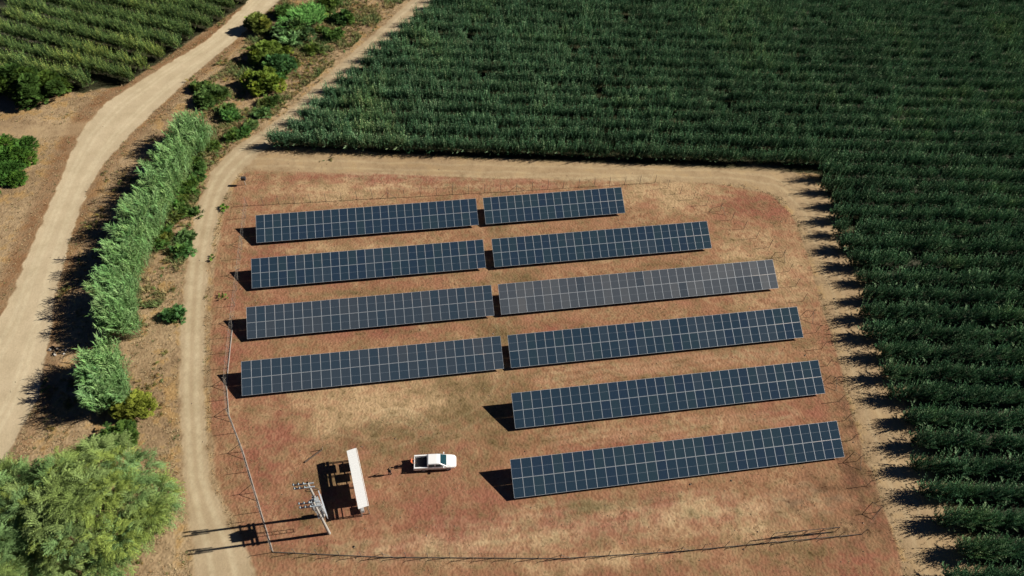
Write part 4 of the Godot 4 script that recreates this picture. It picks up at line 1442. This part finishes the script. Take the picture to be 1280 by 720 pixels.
func hand(mb: MB, wrist: Vector3, dir: Vector3, palm_side: Vector3, col: Color) -> void:
	var d := dir.normalized()
	var s := palm_side.normalized()
	var fwd := s.cross(d).normalized()
	var bones := [[wrist, wrist + d * 0.05, 0.026, 0.030, col], [wrist + d * 0.04 - fwd * 0.018, wrist + d * 0.085 - fwd * 0.025, 0.02, 0.016, col], [wrist + d * 0.04 + fwd * 0.018, wrist + d * 0.085 + fwd * 0.025, 0.02, 0.016, col]]
	var lens := [0.062, 0.075, 0.070, 0.055]
	for k in 4:
		var root := wrist + d * 0.085 + fwd * (0.031 - k * 0.021)
		var mid: Vector3 = root + (d + s * 0.25).normalized() * lens[k] * 0.5
		bones.append([root, mid, 0.0095, 0.009, col])
		bones.append([mid, mid + (d + s * 0.8).normalized() * lens[k] * 0.5, 0.009, 0.0075, col])
	var th := wrist + d * 0.035 + fwd * 0.03
	bones.append([th, th + (d + fwd * 0.9).normalized() * 0.04, 0.012, 0.010, col])
	bones.append([th + (d + fwd * 0.9).normalized() * 0.04, th + (d + fwd * 0.9).normalized() * 0.04 + (d + s * 0.5).normalized() * 0.03, 0.010, 0.008, col])
	skin(mb, bones, 0.005, 0.006)

func person(at: Vector3, turn: float, shirt: Color, trousers: Color, hair: Color, reach: float, label: String) -> void:
	var t := thing("person", at, turn)
	tag(t, label, "person")
	var flesh := Color(0.38, 0.22, 0.15)
	var shoe := Color(0.03, 0.025, 0.02)
	var mb := MB.new()
	var bones := [                                             # faces +x
		[Vector3(0, .98, 0), Vector3(.01, 1.22, 0), .135, .135, shirt], [Vector3(.01, 1.2, -.07), Vector3(0, 1.40, -.13), .10, .075, shirt], [Vector3(.01, 1.2, .07), Vector3(0, 1.40, .13), .10, .075, shirt],
		[Vector3(0, 1.38, 0), Vector3(.0, 1.42, 0), .11, .08, shirt], [Vector3(0, .92, -.06), Vector3(0, .92, .06), .125, .125, trousers],
		[Vector3(.0, 1.44, 0), Vector3(.02, 1.53, 0), .055, .052, flesh]]
	for s in [-1.0, 1.0]:
		var stride: float = 0.07 * s
		bones.append([Vector3(0, .9, s * .095), Vector3(stride * .6 + .02, .5, s * .11), .09, .062, trousers])
		bones.append([Vector3(stride * .6 + .02, .5, s * .11), Vector3(stride, .10, s * .12), .062, .042, trousers])
		bones.append([Vector3(stride - .03, .045, s * .12), Vector3(stride + .17, .035, s * .135), .045, .035, shoe])
		var el := Vector3(.02 + reach * .12, 1.13, s * .26)
		var wr := Vector3(.10 + reach * .35, .92 + reach * .16, s * .25)
		bones.append([Vector3(0, 1.40, s * .18), el, .055, .043, shirt])
		bones.append([el, wr, .042, .03, flesh])
		hand(mb, wr, wr - el, Vector3(0, 0, -s), flesh)
	skin(mb, bones, 0.022, 0.035)
	var head := [[Vector3(.015, 1.60, 0), Vector3(.02, 1.66, 0), .078, .088, flesh], [Vector3(.075, 1.575, 0), Vector3(.07, 1.60, 0), .045, .05, flesh], [Vector3(.10, 1.635, 0), Vector3(.118, 1.612, 0), .011, .015, flesh],
		[Vector3(.015, 1.64, -.088), Vector3(.01, 1.61, -.088), .016, .012, flesh], [Vector3(.015, 1.64, .088), Vector3(.01, 1.61, .088), .016, .012, flesh],
		[Vector3(.103, 1.575, -.018), Vector3(.103, 1.575, .018), .009, .009, Color(.25, .09, .08)], [Vector3(.094, 1.645, -.032), Vector3(.097, 1.645, -.032), .010, .010, Color(.03, .02, .02)], [Vector3(.094, 1.645, .032), Vector3(.097, 1.645, .032), .010, .010, Color(.03, .02, .02)]]
	skin(mb, head, 0.010, 0.012)
	put("body", mb.mesh(mat(Color.WHITE, 0.8, 0.0, true)), t)
	var hb := MB.new()
	skin(hb, [[Vector3(-.005, 1.665, 0), Vector3(.01, 1.70, 0), .098, .092, hair], [Vector3(-.045, 1.60, 0), Vector3(-.03, 1.66, 0), .07, .08, hair]], 0.012, 0.015)
	put("hair", hb.mesh(mat(Color.WHITE, 0.8, 0.0, true)), t)

func people() -> void:
	person(Vector3(-14.35, 0, -35.75), deg_to_rad(70), Color(.028, .028, .035), Color(.03, .03, .04), Color(.02, .015, .012), 0.2, "person in dark clothes standing between the white roof and the pickup")
	person(Vector3(-11.75, 0, -37.15), deg_to_rad(5), Color(.60, .16, .07), Color(.035, .04, .06), Color(.45, .16, .10), 1.0, "person in an orange top standing at the pickup's tailgate")

# ------------------------------------------------------------------ small things
func small_things() -> void:
	var t := thing("camera_post", Vector3(-46.9, 0, -87.0))
	tag(t, "short post with a dark box near the upper left corner of the field", "post")
	var p := MB.new()
	p.tube(Vector3(0, -0.2, 0), Vector3(0, 1.3, 0), 0.05, 0.05, 8)
	put("post", p.mesh(M.rail), t)
	var b := MB.new()
	b.box(Vector3(0, 1.45, 0), Vector3(0.75, 0.55, 0.5))
	put("box", b.mesh(M.dark), t)
	var k := thing("pole_stub", Vector3(-23.6, 0, -38.7))
	tag(k, "short pale stake above the transformer pole with a dark plank beside it", "stake")
	p = MB.new()
	p.tube(Vector3(0, -0.1, 0), Vector3(0.25, 1.1, 0.1), 0.05, 0.045, 6)
	put("stake", p.mesh(mat(Color(.45, .4, .33), .9)), k)
	var pl := MB.new()
	pl.box(Vector3(-1.0, 0.10, 1.0), Vector3(2.5, 0.10, 0.16), Basis(Vector3.UP, heading(Vector3(-1.75, 0, 1.75))))
	var board := put("plank", pl.mesh(M.wood))
	board.position = Vector3(-23.5, 0, -38.7)
	tag(board, "dark weathered plank lying aslant beside the pale stake", "plank")
	# loose stones: along the verge and on the field
	var sm := MB.new()
	for a in 6:
		for lat in 3:
			var q := []
			for e in [[a, lat], [a + 1, lat], [a + 1, lat + 1], [a, lat + 1]]:
				var th: float = TAU * (e[0] % 6) / 6.0
				var ph: float = PI * e[1] / 3.0
				var r := 1.0 + 0.22 * sin(th * 2.0 + e[1] * 1.7)
				q.append(Vector3(cos(th) * sin(ph), cos(ph) * 0.6, sin(th) * sin(ph)) * r)
			sm.quad(q[0], q[1], q[2], q[3])
	var stone := sm.mesh(M.stone)
	var places := []
	var colors := []
	for i in 2600:
		var x := rr(-98, 52)
		var z := rr(-160, -14)
		if at_map(floor_map, x, z) > 0.3: continue
		var road := maxf(at_map(road_map, x, z), at_map(track_map, x, z))
		if road > 0.3 and rng.randf() < 0.85: continue
		var s := rr(0.03, 0.09) * (1.8 if rng.randf() < 0.06 else 1.0)
		places.append(Transform3D(Basis(Vector3.UP, rr(0, TAU)).scaled(Vector3(s, s * rr(0.6, 1.0), s * rr(0.7, 1.2))), Vector3(x, ground_y(x, z) + s * 0.2, z)))
		var g := rr(0.12, 0.34)
		colors.append(Color(g * 1.1, g * 0.9, g * 0.7))
	tag(many("loose_stones", stone, places, colors, self), "small pale stones scattered over the dry ground", "stones", "", "stuff")
	# broken clods and debris beside the road
	var rub := thing("rubble_heap", Vector3(-63.3, 0, -51.6))
	tag(rub, "small dark heap of rubble between the road and the reeds", "rubble")
	for i in 14:
		var s := rr(0.12, 0.3)
		put("clod", stone, rub, Vector3(gauss(0.6), s * 0.3, gauss(0.7)), Basis(Vector3(rr(-1, 1), 1, rr(-1, 1)).normalized(), rr(0, TAU)).scaled(Vector3.ONE * s))
		(rub.get_child(i) as MeshInstance3D).set_surface_override_material(0, M.bark if i % 2 else M.concrete)

func tuft(blades: int, h: float, spread: float, w: float) -> ArrayMesh:
	var b := MB.new()
	for k in blades:
		var a := rr(0, TAU)
		var d := Vector3(cos(a) * spread * rr(0.3, 1.2), 1, sin(a) * spread * rr(0.3, 1.2)).normalized()
		b.col = Color.WHITE * rr(0.75, 1.2)
		b.blade(Vector3(cos(a), 0, sin(a)) * rr(0, 0.08) + Vector3(0, -0.02, 0), d, h * rr(0.6, 1.2), w, rr(0.2, 1.0))
	return b.mesh(M.straw)

func grasses() -> void:
	var low := [tuft(9, 0.16, 1.0, 0.022), tuft(7, 0.12, 1.3, 0.026)]
	var high := [tuft(12, 0.36, 0.9, 0.026), tuft(10, 0.28, 1.1, 0.030)]
	var n := FastNoiseLite.new()
	n.seed = 63
	n.frequency = 0.12
	n.fractal_octaves = 3
	var streak := FastNoiseLite.new()
	streak.seed = 64
	streak.frequency = 0.5
	var P := [[], [], [], []]
	var C := [[], [], [], []]
	for i in 150000:
		var x := rr(-98, 54)
		var z := rr(-158, -14)
		if at_map(road_map, x, z) > 0.35 or at_map(track_map, x, z) > 0.45 or at_map(perim_map, x, z) > 0.5 or at_map(floor_map, x, z) > 0.5: continue
		var f := at_map(field_map, x, z) > 0.5
		var d := n.get_noise_2d(x, z) + 0.5 * streak.get_noise_2d(x, z)
		if f:
			if d < 0.2 and rng.randf() < 0.9: continue
			var w := rng.randi() % 2
			P[w].append(Transform3D(Basis(Vector3.UP, rr(0, TAU)).scaled(Vector3.ONE * rr(0.6, 1.25)), Vector3(x, ground_y(x, z), z)))
			var g := rr(0.75, 1.15)
			C[w].append(Color(0.40, 0.28, 0.16) * g if rng.randf() < 0.8 else Color(0.18, 0.16, 0.08) * g)
		else:
			if (d < -0.05 or x < -74.0) and rng.randf() < 0.8: continue
			var w := 2 + rng.randi() % 2
			P[w].append(Transform3D(Basis(Vector3.UP, rr(0, TAU)).scaled(Vector3.ONE * rr(0.5, 1.3)), Vector3(x, ground_y(x, z), z)))
			var g := rr(0.7, 1.15)
			var pick := rng.randf() + d * 0.5
			C[w].append(Color(0.46, 0.36, 0.21) * g if pick < 0.66 else Color(0.40, 0.26, 0.13) * g if pick < 0.9 else Color(0.17, 0.20, 0.08) * g)
	var field_grass := thing("dry_stubble")
	tag(field_grass, "thin dry stubble over the red field", "grass", "", "stuff")
	for w in 2: many("tufts", low[w], P[w], C[w], field_grass)
	var verge := thing("dry_grass")
	tag(verge, "taller dry straw coloured grass on the banks beside the roads", "grass", "", "stuff")
	for w in 2: many("tufts", high[w], P[w + 2], C[w + 2], verge)
	# green and olive weeds that creep over the strip between the two roads
	var creeping := thing("ground_cover")
	tag(creeping, "patchy olive and green weeds on the strip between the two roads", "weeds", "", "stuff")
	var leafy := [spray(0.8, 6, 0.17, 0.9, Color(0.13, 0.165, 0.065), 0.35), spray(0.6, 5, 0.15, 0.6, Color(0.19, 0.18, 0.085), 0.3)]
	var G := [[], []]
	var K := [[], []]
	for i in 34000:
		var x := rr(-75, -30)
		var z := rr(-158, -20)
		var q := Vector2(x, z)
		if at_map(road_map, x, z) > 0.2 or at_map(track_map, x, z) > 0.25 or at_map(field_map, x, z) > 0.2 or at_map(floor_map, x, z) > 0.2: continue
		var strip := Geometry2D.is_point_in_polygon(q, PackedVector2Array([Vector2(-62, -98), Vector2(-56, -158), Vector2(-24, -158), Vector2(-51, -97), Vector2(-51, -76), Vector2(-54, -66), Vector2(-60, -66)]))
		var d := n.get_noise_2d(x * 1.3 + 40.0, z * 1.3) + 0.35 * streak.get_noise_2d(x, z)
		if d < (-0.02 if strip else 0.40): continue
		var w := rng.randi() % 2
		G[w].append(Transform3D((look_basis(Vector3(gauss(1), 0.7, gauss(1)))).scaled(Vector3.ONE * rr(0.5, 1.2)), Vector3(x, ground_y(x, z), z)))
		K[w].append(Color(rr(0.8, 1.7), rr(0.85, 1.2), rr(0.7, 1.1)))
	for w in 2: many("weeds", leafy[w], G[w], K[w], creeping)
	var tall := [tuft(16, 0.9, 0.7, 0.06), tuft(14, 0.7, 1.0, 0.06)]
	G = [[], []]
	K = [[], []]
	var strip_poly := PackedVector2Array([Vector2(-60, -60), Vector2(-65, -98), Vector2(-56, -158), Vector2(-24, -158), Vector2(-51, -97), Vector2(-51, -76), Vector2(-52, -60)])
	for i in 26000:
		var x := rr(-68, -24)
		var z := rr(-158, -58)
		if at_map(road_map, x, z) > 0.2 or at_map(track_map, x, z) > 0.25 or at_map(floor_map, x, z) > 0.2: continue
		if not Geometry2D.is_point_in_polygon(Vector2(x, z), strip_poly): continue
		var d := n.get_noise_2d(x * 1.1 - 70.0, z * 1.1)
		if d < rr(-0.12, 0.22): continue
		var w := rng.randi() % 2
		G[w].append(Transform3D(Basis(Vector3.UP, rr(0, TAU)).scaled(Vector3.ONE * rr(0.5, 1.3)), Vector3(x, ground_y(x, z), z)))
		var green := clampf(d * 2.2 + rr(-0.3, 0.4), 0.0, 1.0)
		K[w].append(Color(0.34, 0.27, 0.13).lerp(Color(0.13, 0.20, 0.07), green) * rr(0.75, 1.2))
	for w in 2: many("grass_clumps", tall[w], G[w], K[w], creeping)
